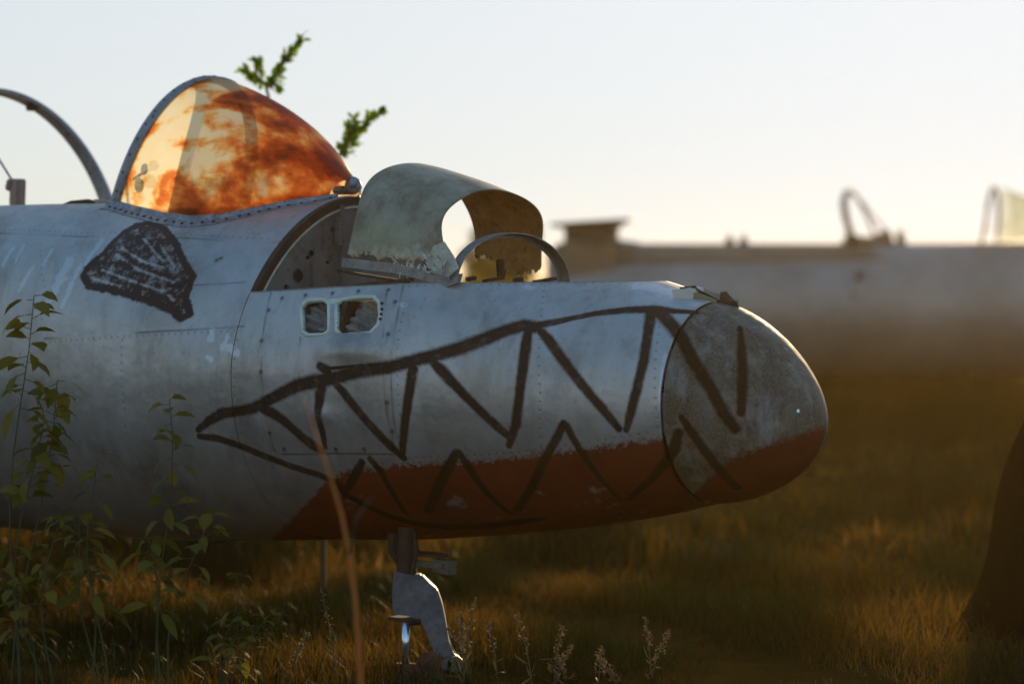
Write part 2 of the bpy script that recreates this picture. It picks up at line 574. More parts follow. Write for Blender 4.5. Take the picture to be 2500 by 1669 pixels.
PXM = 0.00150
STROKES = [  # (px, py, width in photo px)
    [(485, 1048, 16), (512, 1026, 24), (544, 1008, 30), (585, 1002, 26), (620, 996, 28), (668, 970, 30), (726, 941, 32), (764, 932, 34), (802, 926, 32),
     (879, 906, 32), (955, 896, 30), (1013, 880, 30), (1070, 866, 32), (1128, 849, 34), (1190, 826, 34), (1243, 805, 32), (1280, 796, 34), (1308, 800, 32)],
    [(1300, 798, 22), (1353, 788, 18), (1400, 778, 15), (1449, 768, 16), (1526, 759, 22), (1602, 757, 30), (1650, 762, 20), (1700, 764, 15)],
    [(783, 893, 20), (800, 905, 26), (806, 926, 22)], [(800, 900, 10), (870, 893, 9), (940, 888, 9)],
    [(640, 995, 26), (668, 1008, 30), (700, 1030, 26), (735, 1062, 26), (764, 1085, 30), (786, 1098, 20)],
    [(790, 930, 26), (783, 960, 30), (780, 1000, 24), (790, 1060, 18), (795, 1090, 14)],
    [(815, 930, 16), (838, 955, 22), (898, 1029, 22), (955, 1088, 24), (988, 1117, 18)],
    [(1009, 900, 28), (1002, 950, 26), (993, 1010, 24), (986, 1070, 22), (984, 1112, 16)],
    [(1055, 880, 20), (1080, 905, 28), (1109, 937, 24), (1166, 995, 22), (1215, 1040, 22), (1243, 1064, 18)],
    [(1290, 810, 24), (1284, 850, 28), (1277, 906, 26), (1268, 980, 24), (1262, 1030, 26), (1244, 1086, 16)],
    [(1318, 805, 18), (1340, 830, 24), (1361, 860, 24), (1414, 929, 22), (1476, 1002, 22), (1512, 1045, 18)],
    [(1590, 768, 28), (1582, 820, 24), (1573, 880, 24), (1556, 950, 22), (1540, 1010, 22), (1530, 1048, 14)],
    [(1608, 762, 34), (1640, 795, 32), (1665, 828, 30), (1698, 890, 28), (1736, 950, 26), (1765, 1005, 26), (1795, 1046, 22)],
    [(1806, 800, 12), (1810, 860, 22), (1812, 930, 24), (1809, 1006, 20)],
    [(488, 1064, 16), (530, 1068, 20), (580, 1084, 20), (630, 1104, 20), (706, 1134, 20), (783, 1158, 20), (830, 1180, 22), (845, 1206, 22), (892, 1230, 22),
     (956, 1258, 26), (1020, 1276, 30), (1090, 1284, 44), (1180, 1282, 40), (1260, 1272, 30), (1330, 1262, 18)],
    [(885, 1126, 18), (872, 1150, 22), (850, 1190, 20)], [(905, 1118, 16), (930, 1146, 18), (960, 1200, 16), (992, 1250, 14)],
    [(1116, 1104, 22), (1100, 1130, 26), (1075, 1180, 26), (1045, 1245, 22)], [(1122, 1104, 20), (1150, 1145, 22), (1185, 1195, 20), (1246, 1250, 16)],
    [(1377, 1034, 20), (1362, 1065, 22), (1335, 1112, 20), (1300, 1185, 20), (1262, 1242, 20)],
    [(1385, 1040, 20), (1410, 1085, 18), (1442, 1132, 14), (1480, 1180, 12), (1515, 1216, 12)],
    [(1656, 1056, 22), (1648, 1090, 28), (1630, 1122, 24), (1585, 1172, 18), (1534, 1215, 16)],
    [(1664, 1018, 14), (1690, 1055, 20), (1722, 1100, 22), (1770, 1160, 22), (1801, 1190, 20)],
]
EYE_POLY = [(362, 545), (400, 560), (430, 600), (447, 637), (470, 678), (455, 720), (464, 768), (444, 778), (410, 752), (373, 737), (290, 712), (216, 698), (205, 672), (215, 655), (255, 620), (298, 574), (330, 552)]
PALE = [[(79, 655, 12), (50, 708, 12)], [(170, 640, 34), (145, 690, 30), (122, 737, 22)], [(198, 652, 14), (170, 710, 16), (153, 748, 12)], [(34, 606, 10), (9, 648, 12)],
        [(60, 600, 8), (40, 640, 8)], [(247, 592, 16), (209, 648, 12)], [(128, 612, 8), (106, 650, 8)], [(520, 806, 14), (517, 830, 18)], [(556, 822, 14), (546, 848, 18)],
        [(560, 850, 26), (578, 860, 20)], [(508, 872, 12), (518, 878, 14)], [(1560, 700, 40), (1640, 715, 50), (1690, 740, 36)],
        [(1285, 700, 12), (1300, 706, 12)], [(1625, 870, 10), (1613, 960, 8), (1618, 1040, 6)], [(975, 742, 10), (990, 746, 10)]]
SEAMS = [[(110, 828), (350, 812), (597, 797)], [(0, 572), (200, 580), (450, 583), (690, 592)], [(663, 716), (646, 800), (640, 900), (648, 1000), (672, 1100)],
         [(735, 825), (733, 930)], [(945, 716), (938, 820), (936, 900), (944, 1000), (962, 1090)], [(690, 1108), (820, 1106), (960, 1108)], [(410, 700), (600, 690)],
         [(986, 697), (972, 770), (958, 860), (956, 940), (962, 1020), (980, 1100)]]
FAST = [(690, 729), (657, 758), (640, 832), (638, 907), (747, 722), (813, 717), (876, 712), (949, 709), (966, 738), (949, 817), (947, 896), (946, 982), (959, 1052), (890, 1095),
        (821, 1095), (660, 1056), (695, 1095), (648, 985), (1630, 957), (1683, 1145), (530, 637), (540, 632)]
SK3 = [(hits(s), np.array([q[2] for q in s]) * PXM) for s in STROKES]
PL3 = [(hits(s), np.array([q[2] for q in s]) * PXM) for s in PALE]
SM3 = [hits(s) for s in SEAMS]
FA3 = hits(FAST)
def spaced(poly, step=.03):
    h = hits(poly); out = []
    for a, b in zip(h, h[1:]):
        n = max(1, int(np.linalg.norm(b - a) / step))
        out += [tuple(HULL.find_nearest(Vector(a + (b - a) * k / n))[0]) for k in range(n)]
    return np.array(out)


RIVETS = [[(110, 836), (350, 820), (590, 806)], [(0, 563), (200, 571), (450, 574), (690, 583)], [(580, 830), (572, 900), (580, 1010), (610, 1100)], [(990, 745), (974, 830), (972, 940), (985, 1060)],
          [(1000, 700), (1300, 697), (1580, 700)], [(1610, 800), (1600, 900), (1604, 1020), (1618, 1110)], [(300, 830), (305, 1000), (330, 1150)], [(100, 600), (110, 700), (104, 820)],
          [(1330, 700), (1322, 790), (1320, 960), (1340, 1180)], [(1000, 1116), (1250, 1104), (1600, 1052)]]
RIV3 = [spaced(q) for q in RIVETS]
EYE3 = hits(EYE_POLY + EYE_POLY[:1])
EYE_HATCH = [[(300, 608), (350, 640), (400, 655)], [(285, 622), (340, 660), (425, 690)], [(250, 660), (330, 690), (400, 712)], [(225, 680), (290, 700)], [(352, 585), (400, 640)], [(392, 600), (425, 650)], [(412, 720), (425, 735)]]
EH3 = [hits(s) for s in EYE_HATCH]


def in_poly(q, poly):
    x, y = q[:, 0], q[:, 1]; ins = np.zeros(len(q), bool)
    n = len(poly); j = n - 1
    for i in range(n):
        xi, yi = poly[i]; xj, yj = poly[j]
        c = ((yi > y) != (yj > y)) & (x < (xj - xi) * (y - yi) / (yj - yi + 1e-9) + xi)
        ins ^= c; j = i
    return ins


def paint_attrs(me, V, cap=False):
    near = V[:, 1] < .05
    idx = np.where(near)[0]
    Q = V[idx]
    q = project(Q)

    def put(name, vals):
        full = np.zeros(len(V), np.float32); full[idx] = vals
        a = me.attributes.new(name, 'FLOAT', 'POINT'); a.data.foreach_set('value', full)

    b = np.full(len(Q), 9.0)
    for pts, ws in SK3: b = np.minimum(b, seg_dist(Q, pts, ws))
    put('paint', np.clip(1 - b, 0, 1))
    b = np.full(len(Q), 9.0)
    for pts, ws in PL3: b = np.minimum(b, seg_dist(Q, pts, ws))
    put('pale', np.clip(1.1 - b * .8, 0, 1) * (b < 1.4))
    d = np.full(len(Q), 9.0)
    for pts in SM3: d = np.minimum(d, seg_dist(Q, pts))
    ln = np.clip(1 - d / .0060, 0, 1)
    nb = np.abs(Q[:, 1]) > .1
    for pts in RIV3:
        for c in pts:
            k = np.abs(Q[:, 0] - c[0]) < .01
            if k.any():
                dd = np.linalg.norm(Q[k] - c, axis=1)
                ln[k] = np.maximum(ln[k], .75 * np.clip(1.6 - dd / .0035, 0, 1))
    put('line', ln)
    ins = in_poly(q, EYE_POLY)
    edge = seg_dist(Q, EYE3)
    e = np.clip(1 - edge / .034, 0, 1)
    rr = np.full(len(Q), 9.0)
    for pts in EH3: rr = np.minimum(rr, seg_dist(Q, pts))
    fill = np.where(ins, .60 - .20 * np.exp(-(rr / .006) ** 2) * (edge > .02), 0)
    put('eye', np.maximum(e, fill))
    # fasteners: dark hole and rust drip below
    r = np.zeros(len(Q))
    for c in FA3:
        dd = Q - c
        r = np.maximum(r, np.clip(1.5 - np.linalg.norm(dd, axis=1) / .0085, 0, 1))
        dz = c[2] - Q[:, 2]
        lat = np.hypot(dd[:, 0], dd[:, 1] * .3)
        r = np.maximum(r, np.clip(1 - lat / .008, 0, 1) * np.clip(1 - dz / .055, 0, 1) * (dz > 0) * .6)
    put('rust', r)
    if cap:
        yb = np.interp(q[:, 0], [1640, 1700, 1745, 1800, 1880, 1960, 2010], [1230, 1200, 1150, 1112, 1085, 1058, 1040])
    else:
        yb = np.interp(q[:, 0], [640, 735, 800, 850, 960, 1200, 1430, 1625, 1700], [1340, 1240, 1168, 1146, 1133, 1121, 1093, 1067, 1060])
    full = np.zeros(len(V), np.float32)
    full[idx] = np.clip(.5 + (q[:, 1] - yb) / 100, 0, 1)
    far = ~near
    full[far] = np.clip(.5 + (.93 - V[far, 2]) * 10, 0, 1)
    a = me.attributes.new('red', 'FLOAT', 'POINT'); a.data.foreach_set('value', full)


jet = empty('derelict_jet', (X0, D0, 0), -YAW)
tag(jet, 'nearest wrecked silver jet, black sprayed shark teeth along its nose, brown-stained windshield', 'airplane')

# rail line of the cockpit opening, found on the skin
RAILPX = [(284, 500), (330, 512), (400, 528), (470, 537), (540, 532), (620, 517), (700, 500), (780, 490), (850, 481)]
rail = hits(RAILPX)
rail_s, rail_phi = [], []
for p in rail:
    zc, b, a, e = section(p[0])
    rail_s.append(p[0]); rail_phi.append(math.atan2(max(min((p[2] - zc) / b, .999), -1) ** (e / 2), max(-p[1] / a, 0) ** (e / 2)))
print('RAIL', [tuple(round(x, 2) for x in p) for p in rail], [round(x, 2) for x in rail_phi])
order = np.argsort(rail_s)
rail_s = np.array(rail_s)[order]; rail_phi = np.array(rail_phi)[order]
rail_s[-1] = max(rail_s[-1], -.05)
RS = np.concatenate([[-3.4, -3.2, -2.0], rail_s, [-.02]])
RP = np.concatenate([[math.pi / 2, rail_phi[0] + .1, rail_phi[0]], rail_phi, [math.pi / 2]])


def cut_cockpit(s):
    return np.interp(s, RS, RP)


ZCUT = ([0, .35, .7, 1.45, 1.8], [1.473, 1.492, 1.508, 1.513, 1.52])


def cut_bay(s):
    zc, b, a, e = section(s)
    k = np.clip((np.interp(s, *ZCUT) - zc) / b, -1, 1)
    return np.arcsin(np.sign(k) * np.abs(k) ** (e / 2))


def skin_part(name, s_arr, cutf, mat, hole=None):
    n1, n2 = 430, 90
    cut = cutf(s_arr)
    lo = -1.95
    u = np.linspace(0, 1, n1)
    phn = cut[:, None] + (lo - cut[:, None]) * u[None]
    v = np.linspace(0, 1, n2)[1:]
    phf = lo + ((-2 * math.pi + (math.pi - cut[:, None])) - lo) * v[None]
    phi = np.concatenate([phn, phf], 1)
    V = surf(s_arr[:, None], phi).reshape(-1, 3)
    F = grid_faces(len(s_arr), n1 + n2 - 1)
    if hole:
        q = project(V)
        nearv = V[:, 1] < 0
        m = np.zeros(len(V), bool)
        for poly in hole: m |= in_poly(q, poly) & nearv
        F = F[~m[F].all(1)]
    me = np_mesh(name, V, F)
    paint_attrs(me, V)
    o = link(name, me, jet, mat)
    so = o.modifiers.new('thick', 'SOLIDIFY'); so.thickness = .004; so.offset = -1 if False else 1
    return o


WIN_L = [(738, 750), (746, 738), (760, 734), (792, 733), (802, 742), (802, 806), (792, 815), (752, 817), (740, 808)]
WIN_R = [(824, 742), (834, 733), (876, 727), (912, 727), (924, 738), (927, 770), (922, 792), (905, 810), (880, 814), (832, 816), (823, 806)]
s_rear = np.concatenate([np.linspace(-7.5, -2.5, 40)[:-1], np.linspace(-2.5, -.004, 420)])
fus = skin_part('rear_fuselage', s_rear, cut_cockpit, M_SKIN)
nose = skin_part('nose_section', np.linspace(0, S_CAP - .006, 350), cut_bay, M_SKIN, [WIN_L, WIN_R])

# nose cap
tcap = np.linspace(0, 1, 130) ** .72
ph = np.linspace(-math.pi, math.pi, 420)
V = cap_surf(tcap[:, None], ph[None]).reshape(-1, 3)
V[:, 0] += .004
me = np_mesh('nose_cap', V, grid_faces(len(tcap), len(ph))[:, ::-1])
paint_attrs(me, V, True)
link('nose_cap', me, jet, M_CAP)

# bulkhead closing the rear fuselage at the open bay
mb = MB()
ph2 = np.linspace(-math.pi, math.pi, 97)[:-1]
ring = surf(np.full(96, .012), ph2)
zc0 = section(0.0)[0]
cen = np.array([.012, 0, float(zc0)])
mb.poly([Vector(cen + (p - cen) * .955) for p in ring], .004, (1, 0, 0))
plate = mb.build('bulkhead', M_BULK, jet)
mb = MB()
frames = []
for p in np.vstack([ring, ring[:1]]):
    rad = Vector(p - cen).normalized()
    frames.append((Vector(p), rad, Vector((1, 0, 0))))
mb.sweep(frames[::1], [(.002, -.02), (.002, .009), (-.030, .009), (-.030, .003), (-.004, .003), (-.004, -.02)])
mb.build('bulkhead_flange', M_DARK, jet)
mb = MB()
fr2 = [(Vector(cen + (Vector(p) - Vector(cen)) * .948) , Vector(p - cen).normalized(), Vector((1, 0, 0))) for p in np.vstack([ring, ring[:1]])]
mb.sweep(fr2, [(0, .004), (0, .010), (-.007, .010), (-.007, .004)])
mb.build('flange_lip', M_LIGHTRIM, jet)


def on_plane_s(px, py, s):
    """point where the sight line meets the plane of constant station s"""
    d = to_local(P(px, py, 10)) - CAM_L
    k = (s - CAM_L[0]) / d[0]
    return CAM_L + d * k


mb = MB()
for (px, py, r) in ((729, 673, .022), (761, 618, .010), (752, 628, .006), (700, 700, .008), (812, 560, .007), (800, 640, .006)):
    mb = MB()
    mb.disc(on_plane_s(px, py, .018), (1, 0, 0), r * 1.25, .006, 18, 1)
    mb.disc(on_plane_s(px, py, .021), (1, 0, 0), r, .006, 18, 0)
    mb.build('bulkhead_hole', [M_BLACK, M_DARK], jet)
mb = MB()
for a, b, wd in (((836, 500), (836, 690), .016), ((828, 530), (826, 600), .03), ((760, 640), (757, 700), .004)):
    A, B = on_plane_s(*a, .03), on_plane_s(*b, .03)
    mb = MB()
    mb.box((A + B) / 2, (.016, wd, (A - B).length), None, 0, .002)
    mb.build('bulkhead_stiffener', M_BULK, jet)

# dark bay interior: floor deck and far-side frames
mb = MB()
sb = np.linspace(.03, 1.6, 14)
for s_ in (.45, .9, 1.3):
    ringf = surf(np.full(60, s_), np.linspace(float(cut_bay(np.array(s_))) - .03, -math.pi * 2 + (math.pi - float(cut_bay(np.array(s_)))) + .03, 60))
    zc = float(section(s_)[0]); c_ = Vector((s_, 0, zc))
    mb = MB()
    mb.sweep([(Vector(p), (Vector(p) - c_).normalized(), Vector((1, 0, 0))) for p in ringf], [(-.006, -.012), (-.006, .012), (-.06, .012), (-.06, -.012)])
    mb.build('bay_rib', M_DARK, jet)
mb = MB(); mb.box((.75, 0, 1.12), (1.35, .75, .02)); mb.build('bay_deck', M_DARK, jet)
# things sticking up out of the bay at the far sill
mb = MB()
for (px, py, wd, hh, s_) in ((1222, 655, .032, .07, .7), (1150, 680, .05, .016, .72), (1265, 684, .05, .02, .75), (1205, 682, .12, .012, .75), (1330, 684, .14, .014, .85)):
    c_ = on_plane_s(px, py, s_)
    mb = MB()
    mb.box(c_, (.02, wd, hh), Matrix.Rotation(.1, 3, 'X'), 0, .003)
    mb.build('bay_bracket', M_DARK, jet)
# near sill flange lip
mb = MB()
fr = []
for s_ in np.linspace(.01, S_CAP - .2, 90):
    c = float(cut_bay(np.array(s_)))
    p = Vector(surf(s_, c - .002))
    fr.append((p, Vector((0, -1, 0)), Vector((0, 0, 1))))
mb.sweep(fr, [(.006, -.006), (.006, .004), (-.03, .003), (-.03, -.001), (.001, -.001), (.001, -.006)])
mb.build('sill_lip', M_STRIP, jet)

# small windows: light raised rims, crumpled sheet behind
for poly in (WIN_L, WIN_R):
    pts = []; wf = MB()
    n = len(poly)
    for k in range(n):
        a, b = poly[k], poly[(k + 1) % n]
        for u in (0, .5): pts.append(hit(a[0] + (b[0] - a[0]) * u, a[1] + (b[1] - a[1]) * u))
    pts.append(pts[0])
    fr = []
    cc = sum((p[0] for p in pts), Vector()) / len(pts)
    for p, nn in pts:
        out = (p - cc); out -= out.dot(nn) * nn; out.normalize()
        fr.append((p + nn * .003, out, nn))
    wf.sweep(fr, [(-.004, -.02), (.010, -.002), (.010, .003), (-.002, .004), (-.007, -.006)])
    wf.build('window_rim', M_LIGHTRIM, jet, True)
mb = MB()
c1, n1_ = hit(812, 775)
q = [hit(801, 732), hit(826, 730), hit(826, 818), hit(801, 818)]
mb.poly([p + n * .003 for p, n in q], .006, n1_)
mb.build('window_divider', M_LIGHTRIM, jet)
nx, nz = 26, 18
VV = []
for i in range(nx):
    for j in range(nz):
        p, nn = hit(725 + 215 * i / (nx - 1), 715 + 115 * j / (nz - 1))
        dep = .055 + .018 * math.sin(i * .9 + j * .5) + .014 * math.sin(j * 1.7 - i * .6) + random.uniform(-.006, .006)
        VV.append(p - nn * dep)
me = np_mesh('crumpled_liner', [tuple(v) for v in VV], grid_faces(nx, nz))
link('crumpled_liner', me, jet, M_INNER, False)
# screws beside right window
mb = MB()
for px, py in ((934, 742), (934, 756), (932, 768), (930, 780)):
    mb = MB(); p, nn = hit(px, py); mb.disc(p + nn * .005, nn, .006, .008, 8)
    mb.build('window_latch', M_DARK, jet)

# riveted rail round the cockpit opening
for side in (1, -1):
    mb = MB()
    svals = np.linspace(-1.0, -.03, 70)
    fr = []
    for s_ in svals:
        c = float(cut_cockpit(s_))
        p0 = Vector(surf(s_, c)); p1 = Vector(surf(s_, c - .03))
        dn = (p1 - p0).normalized()
        tang = Vector(surf(s_ + .01, float(cut_cockpit(s_ + .01)))) - p0
        nn = dn.cross(tang.normalized()); nn.normalize()
        if nn.y > 0: nn = -nn
        if nn.z < 0 and abs(nn.y) < .2: nn = -nn
        if side < 0:
            p0 = Vector((p0.x, -p0.y, p0.z)); dn = Vector((dn.x, -dn.y, dn.z)); nn = Vector((nn.x, -nn.y, nn.z))
        fr.append((p0, dn, nn))
    mb.sweep(fr, [(-.004, -.01), (-.004, .018), (.006, .018), (.02, .007), (.060, .006), (.060, -.001), (.0, -.01)])
    if side > 0:
        L = 0
        for k in range(1, len(fr)):
            L += (fr[k][0] - fr[k - 1][0]).length
            if L > .036:
                L = 0
                mb.disc(fr[k][0] + fr[k][1] * .040 + fr[k][2] * .008, fr[k][2], .0075, .004, 8, 1)
    mb.build('cockpit_rail', [M_RAIL, M_DARK], jet, False)

# windshield: rear arch, glazing, front fitting
def rail_pt(s_):
    return Vector(surf(s_, float(cut_cockpit(s_))))


s_foot = float(rail_s[0]) + .01
foot = rail_pt(s_foot)
apex = on_plane_s(530, 190, s_of(530))
print('FOOT', foot, 'APEX', apex)


def arch(t, foot, apex, e=2.15):
    """t from 0 (near foot) to pi (far foot)"""
    k = abs(math.sin(t)) ** (2 / e); c = math.copysign(abs(math.cos(t)) ** (2 / e), math.cos(t))
    return Vector((foot.x + (apex.x - foot.x) * k, foot.y * c, foot.z + (apex.z - foot.z) * k))


def arch_frames(foot, apex, n=60, e=2.15, t0=0, t1=math.pi):
    fr = []
    for k in range(n + 1):
        t = t0 + (t1 - t0) * k / n
        p = arch(t, foot, apex, e)
        d = (arch(min(t + .01, math.pi), foot, apex, e) - arch(max(t - .01, 0), foot, apex, e)).normalized()
        ax = Vector((1, 0, 0)); out = d.cross(ax).normalized()
        if out.z < 0 and abs(out.z) > .05: out = -out
        elif abs(out.z) <= .05 and out.y * p.y < 0: out = -out
        fr.append((p, out, ax))
    return fr


mb = MB()
fr = arch_frames(foot, apex, 70)
mb.sweep(fr, [(.004, -.045), (.010, -.02), (.004, .012), (-.012, .012), (-.020, -.045)])
for k in range(2, 69, 3):
    p, out, ax = fr[k]
    mb.disc(p + out * .008 - ax * .016, out, .006, .006, 8, 1)
mb.build('windshield_arch', [M_FRAME, M_DARK], jet, True)
# small mirrors / fittings on the arch
mb = MB()
c_ = arch(.30, foot, apex); mb.disc(c_ + Vector((.07, .06, -.01)), (.5, -.8, 0), .022, .02, 14); 
mb.disc(c_ + Vector((.05, .05, -.075)), (.5, -.8, 0), .03, .02, 14)
mb.tube([c_ + Vector((.02, .02, -.06)), c_ + Vector((.07, .06, -.02))], .006)
mb.build('arch_fitting', M_FRAME, jet)

nt_, na = 60, 70
VV = []; bias = []
for i in range(nt_):
    u = i / (nt_ - 1)
    s_ = s_foot + (-.045 - s_foot) * u
    rp = rail_pt(s_)
    # top line of the glass, slightly convex
    zt = apex.z + (1.915 - apex.z) * (u + .16 * math.sin(math.pi * u) * (-1) * (1 - .35 * u))
    xt = apex.x + (-.02 - apex.x) * u
    f = Vector((s_, rp.y * 1.0, rp.z + .01)); a_ = Vector((xt, 0, max(zt, rp.z + .02)))
    for j in range(na):
        p = arch(math.pi * j / (na - 1), f, a_, 2.1)
        VV.append(tuple(p))
        tt_ = j / (na - 1)
        low = math.sin(math.pi * tt_)
        bias.append(.085 * math.exp(-((u - .10) / .16) ** 2) * (1 if low < .75 else .3) + .05 * math.exp(-((u - .42) / .14) ** 2) * (1 - low) - .11 * max(0, low - .72) * 3 * (u > .25) - .10 * math.exp(-(tt_ / .06) ** 2) * (u > .25) - .03 * u)
me = np_mesh('windshield_glazing', VV, grid_faces(nt_, na))
a = me.attributes.new('bias', 'FLOAT', 'POINT'); a.data.foreach_set('value', np.array(bias, np.float32))
gl = link('windshield_glazing', me, jet, M_GLASS)
mb = MB()
tipc = Vector((-.015, -.03, 1.895))
tipc = on_plane_s(866, 452, -.03)
mb.disc(tipc + Vector((.0, -.01, 0)), (.5, -.7, .3), .036, .03, 18)
mb.disc(tipc + Vector((.012, -.028, .006)), (.5, -.7, .3), .020, .02, 14)
mb.box(tipc + Vector((-.05, -.01, -.02)), (.10, .04, .035), None, 0, .008)
mb.build('windshield_fitting', M_RAIL, jet, True)

# rear canopy hoop
sh = s_of(-30)
apex2 = on_plane_s(-30, 216, sh)
f2 = Vector((sh + .24, -.52, 1.83))
mb = MB()
fr = arch_frames(f2, apex2, 60, 2.15)
mb.sweep(fr, [(.0, -.020), (.0, .055), (-.018, .055), (-.024, .02), (-.024, -.020)])
hoop2 = mb.build('canopy_hoop', M_FRAME, jet, False)
mb = MB(); p = arch(1.98, f2, apex2); mb.box(p + Vector((.03, 0, -.035)), (.05, .04, .03), None, 0, .004)
mb.build('hoop_lug', M_DARK, jet); mb = MB(); p = arch(2.3, f2, apex2); mb.box(p + Vector((.0, 0, -.02)), (.02, .02, .02), None, 0, .004); mb.build('hoop_lug', M_DARK, jet)
# latch block and stay rod at far left, small torn bits on the cockpit edge
mb = MB()
c_ = P(43, 470, 10.55)
mb.box(to_local(c_), (.06, .05, .12), Matrix.Rotation(.05, 3, 'Y'), 0, .006)
mb.box(to_local(P(26, 452, 10.55)), (.03, .04, .05), Matrix.Rotation(.3, 3, 'Y'), 0, .006)
mb.build('latch_block', simple('pinkish_block', (.36, .27, .25), (.30, .20, .16), 20, .6), jet)
mb = MB(); mb.tube([to_local(P(28, 438, 10.55)), to_local(P(-30, 345, 10.55))], .005); mb.build('stay_rod', M_FRAME, jet)
mb = MB()
A = [to_local(P(x, y, 10.12)) for x, y in ((150, 500), (175, 490), (215, 486), (240, 492), (225, 500), (190, 508), (178, 525), (158, 532))]
mb.poly(A, .01, (0, 1, 0)); mb.build('torn_edge', M_DARK, jet)
mb = MB()
A = [to_local(P(x, y, 10.1)) for x, y in ((232, 486), (282, 492), (330, 510), (330, 520), (240, 512))]
mb.poly(A, .012, (0, 1, 0)); mb.build('hinge_plate', M_RAIL, jet)

# arched metal sheet standing over the bay
def sheet():
    s0, s1 = s_of(1010), s_of(1207)
    a0 = on_plane_s(1008, 398, s0); a1 = on_plane_s(1206, 462, s1)
    w0, w1, zb0, zb1 = .385, .335, 1.615, 1.585
    nu, nv = 50, 120
    V, keep = [], []
    rs = np.random.default_rng(3)
    jag = np.interp(np.linspace(0, 1, nu), np.linspace(0, 1, 14), rs.uniform(-1, 1, 14))
    for i in range(nu):
        u = i / (nu - 1)
        s_ = s0 + (s1 - s0) * u
        w_ = w0 + (w1 - w0) * u
        za = a0.z + (a1.z - a0.z) * (u + .10 * math.sin(math.pi * u) * -1)
        zb = zb0 + (zb1 - zb0) * u + jag[i] * .006 + (.05 * max(0, u - .6))
        for j in range(nv):
            t = math.pi * j / (nv - 1)
            c, sn = math.cos(t), math.sin(t)
            # the near side flares out a little, the front edge is dented on the far side
            y = -w_ * math.copysign(abs(c) ** .92, c)
            z = zb + (za - zb) * sn ** .95
            x = s_ + (.02 * u * math.cos(3 * t)) + .012 * math.sin(5 * t + 2 * u)
            y += .006 * math.sin(9 * u + 4 * t)
            # torn lower edges
            if j in (0, 1): z += rs.uniform(-.012, .012)
            if j in (nv - 1, nv - 2): z += rs.uniform(-.02, .02) - .05 * (u > .35)
            V.append((x, y, z))
    me = np_mesh('bay_hood', V, grid_faces(nu, nv))
    o = link('bay_hood', me, jet, [M_HOOP, M_HOODIN])
    so = o.modifiers.new('thick', 'SOLIDIFY'); so.thickness = .005; so.offset = 0
    return s0, s1, a0, a1


M_HOODIN = simple('hood_inside', (.30, .14, .04), (.42, .23, .07), 12, .7, 0, (.13, .05, .02))


def hood_mat():
    m, t, b = new_mat('weathered_hood_sheet')
    n1, n2, n3 = noise(t, 5, 6, .7), noise(t, 7, 8, .72, stretch=(1.3, 1, .6)), noise(t, 60, 3, .7)
    col = mix(t, mrange(t, n1, .35, .65), (.20, .175, .11), (.34, .30, .205))
    col = mix(t, mrange(t, n2, .46, .62, 0, .75), col, (.13, .075, .035))
    col = mix(t, mrange(t, n3, .62, .75, 0, .5), col, (.32, .32, .28))
    geo = nd(t, 'ShaderNodeNewGeometry')
    sep = nd(t, 'ShaderNodeSeparateXYZ')
    tc = nd(t, 'ShaderNodeTexCoord'); t.links.new(tc.outputs['Object'], sep.inputs[0])
    low = math_(t, 'ADD', sep.outputs['Z'], math_(t, 'MULTIPLY', math_(t, 'SUBTRACT', noise(t, 22, 5, .7), .5), .22))
    col = mix(t, mrange(t, low, 1.60, 1.645, .9, 0), col, (.46, .42, .33))
    # the inside of the sheet is bare brown primer: it faces the arch axis
    t.links.new(col, b.inputs['Base Color'])
    b.inputs['Roughness'].default_value = .5; b.inputs['Metallic'].default_value = .2
    bump(t, b, n2, .4, .01)
    return m


M_HOOP = hood_mat()
s0h, s1h, a0h, a1h = sheet()
o = bpy.data.objects['bay_hood']
o.modifiers['thick'].offset = 1
o.modifiers['thick'].material_offset = 0
# inner lining (brown primer side), 3 mm inside the sheet
me2 = o.data.copy(); me2.name = 'hood_lining'
co = np.empty(len(me2.vertices) * 3, np.float32); me2.vertices.foreach_get('co', co); co = co.reshape(-1, 3)
zc_ = 1.60
co[:, 1] *= .982; co[:, 2] = zc_ + (co[:, 2] - zc_) * .982
me2.vertices.foreach_set('co', co.ravel()); me2.materials.clear()
li = link('hood_lining', me2, jet, M_HOODIN)

# torn bottom flange along the hood's near side
mb = MB()
def strip(pxs, s_guess, wdt, th=.004):
    fr = []
    pts = [on_near(px, py, yl) for px, py, yl in pxs]
    for k, p in enumerate(pts):
        d = (pts[min(k + 1, len(pts) - 1)] - pts[max(0, k - 1)]).normalized()
        nn = Vector((0, -1, 0)); side = d.cross(nn).normalized()
        fr.append((p, side, nn))
    return fr
def on_near(px, py, yl):
    d = to_local(P(px, py, 10)) - CAM_L
    k = (yl - CAM_L[1]) / d[1]
    return CAM_L + d * k
fr = strip([(836, 640, -.40), (900, 648, -.40), (960, 655, -.39), (1020, 668, -.38), (1070, 682, -.37), (1098, 690, -.37)], 0, .03)
mb.sweep(fr, [(-.017, -.003), (.017, -.003), (.017, .003), (-.017, .003)])
mb.build('hood_flange', M_STRIP, jet)
mb = MB()
fr = strip([(832, 660, -.37), (900, 672, -.37), (1000, 688, -.36)], 0, .03)
mb.sweep(fr, [(-.004, -.003), (.006, -.003), (.006, .02), (-.004, .02)])
fr = strip([(850, 702, -.38), (930, 690, -.38), (1010, 682, -.37)], 0, .03)
mb.sweep(fr, [(-.006, -.003), (.006, -.003), (.006, .02), (-.006, .02)])
mb.build('hood_stay', M_DARK, jet)
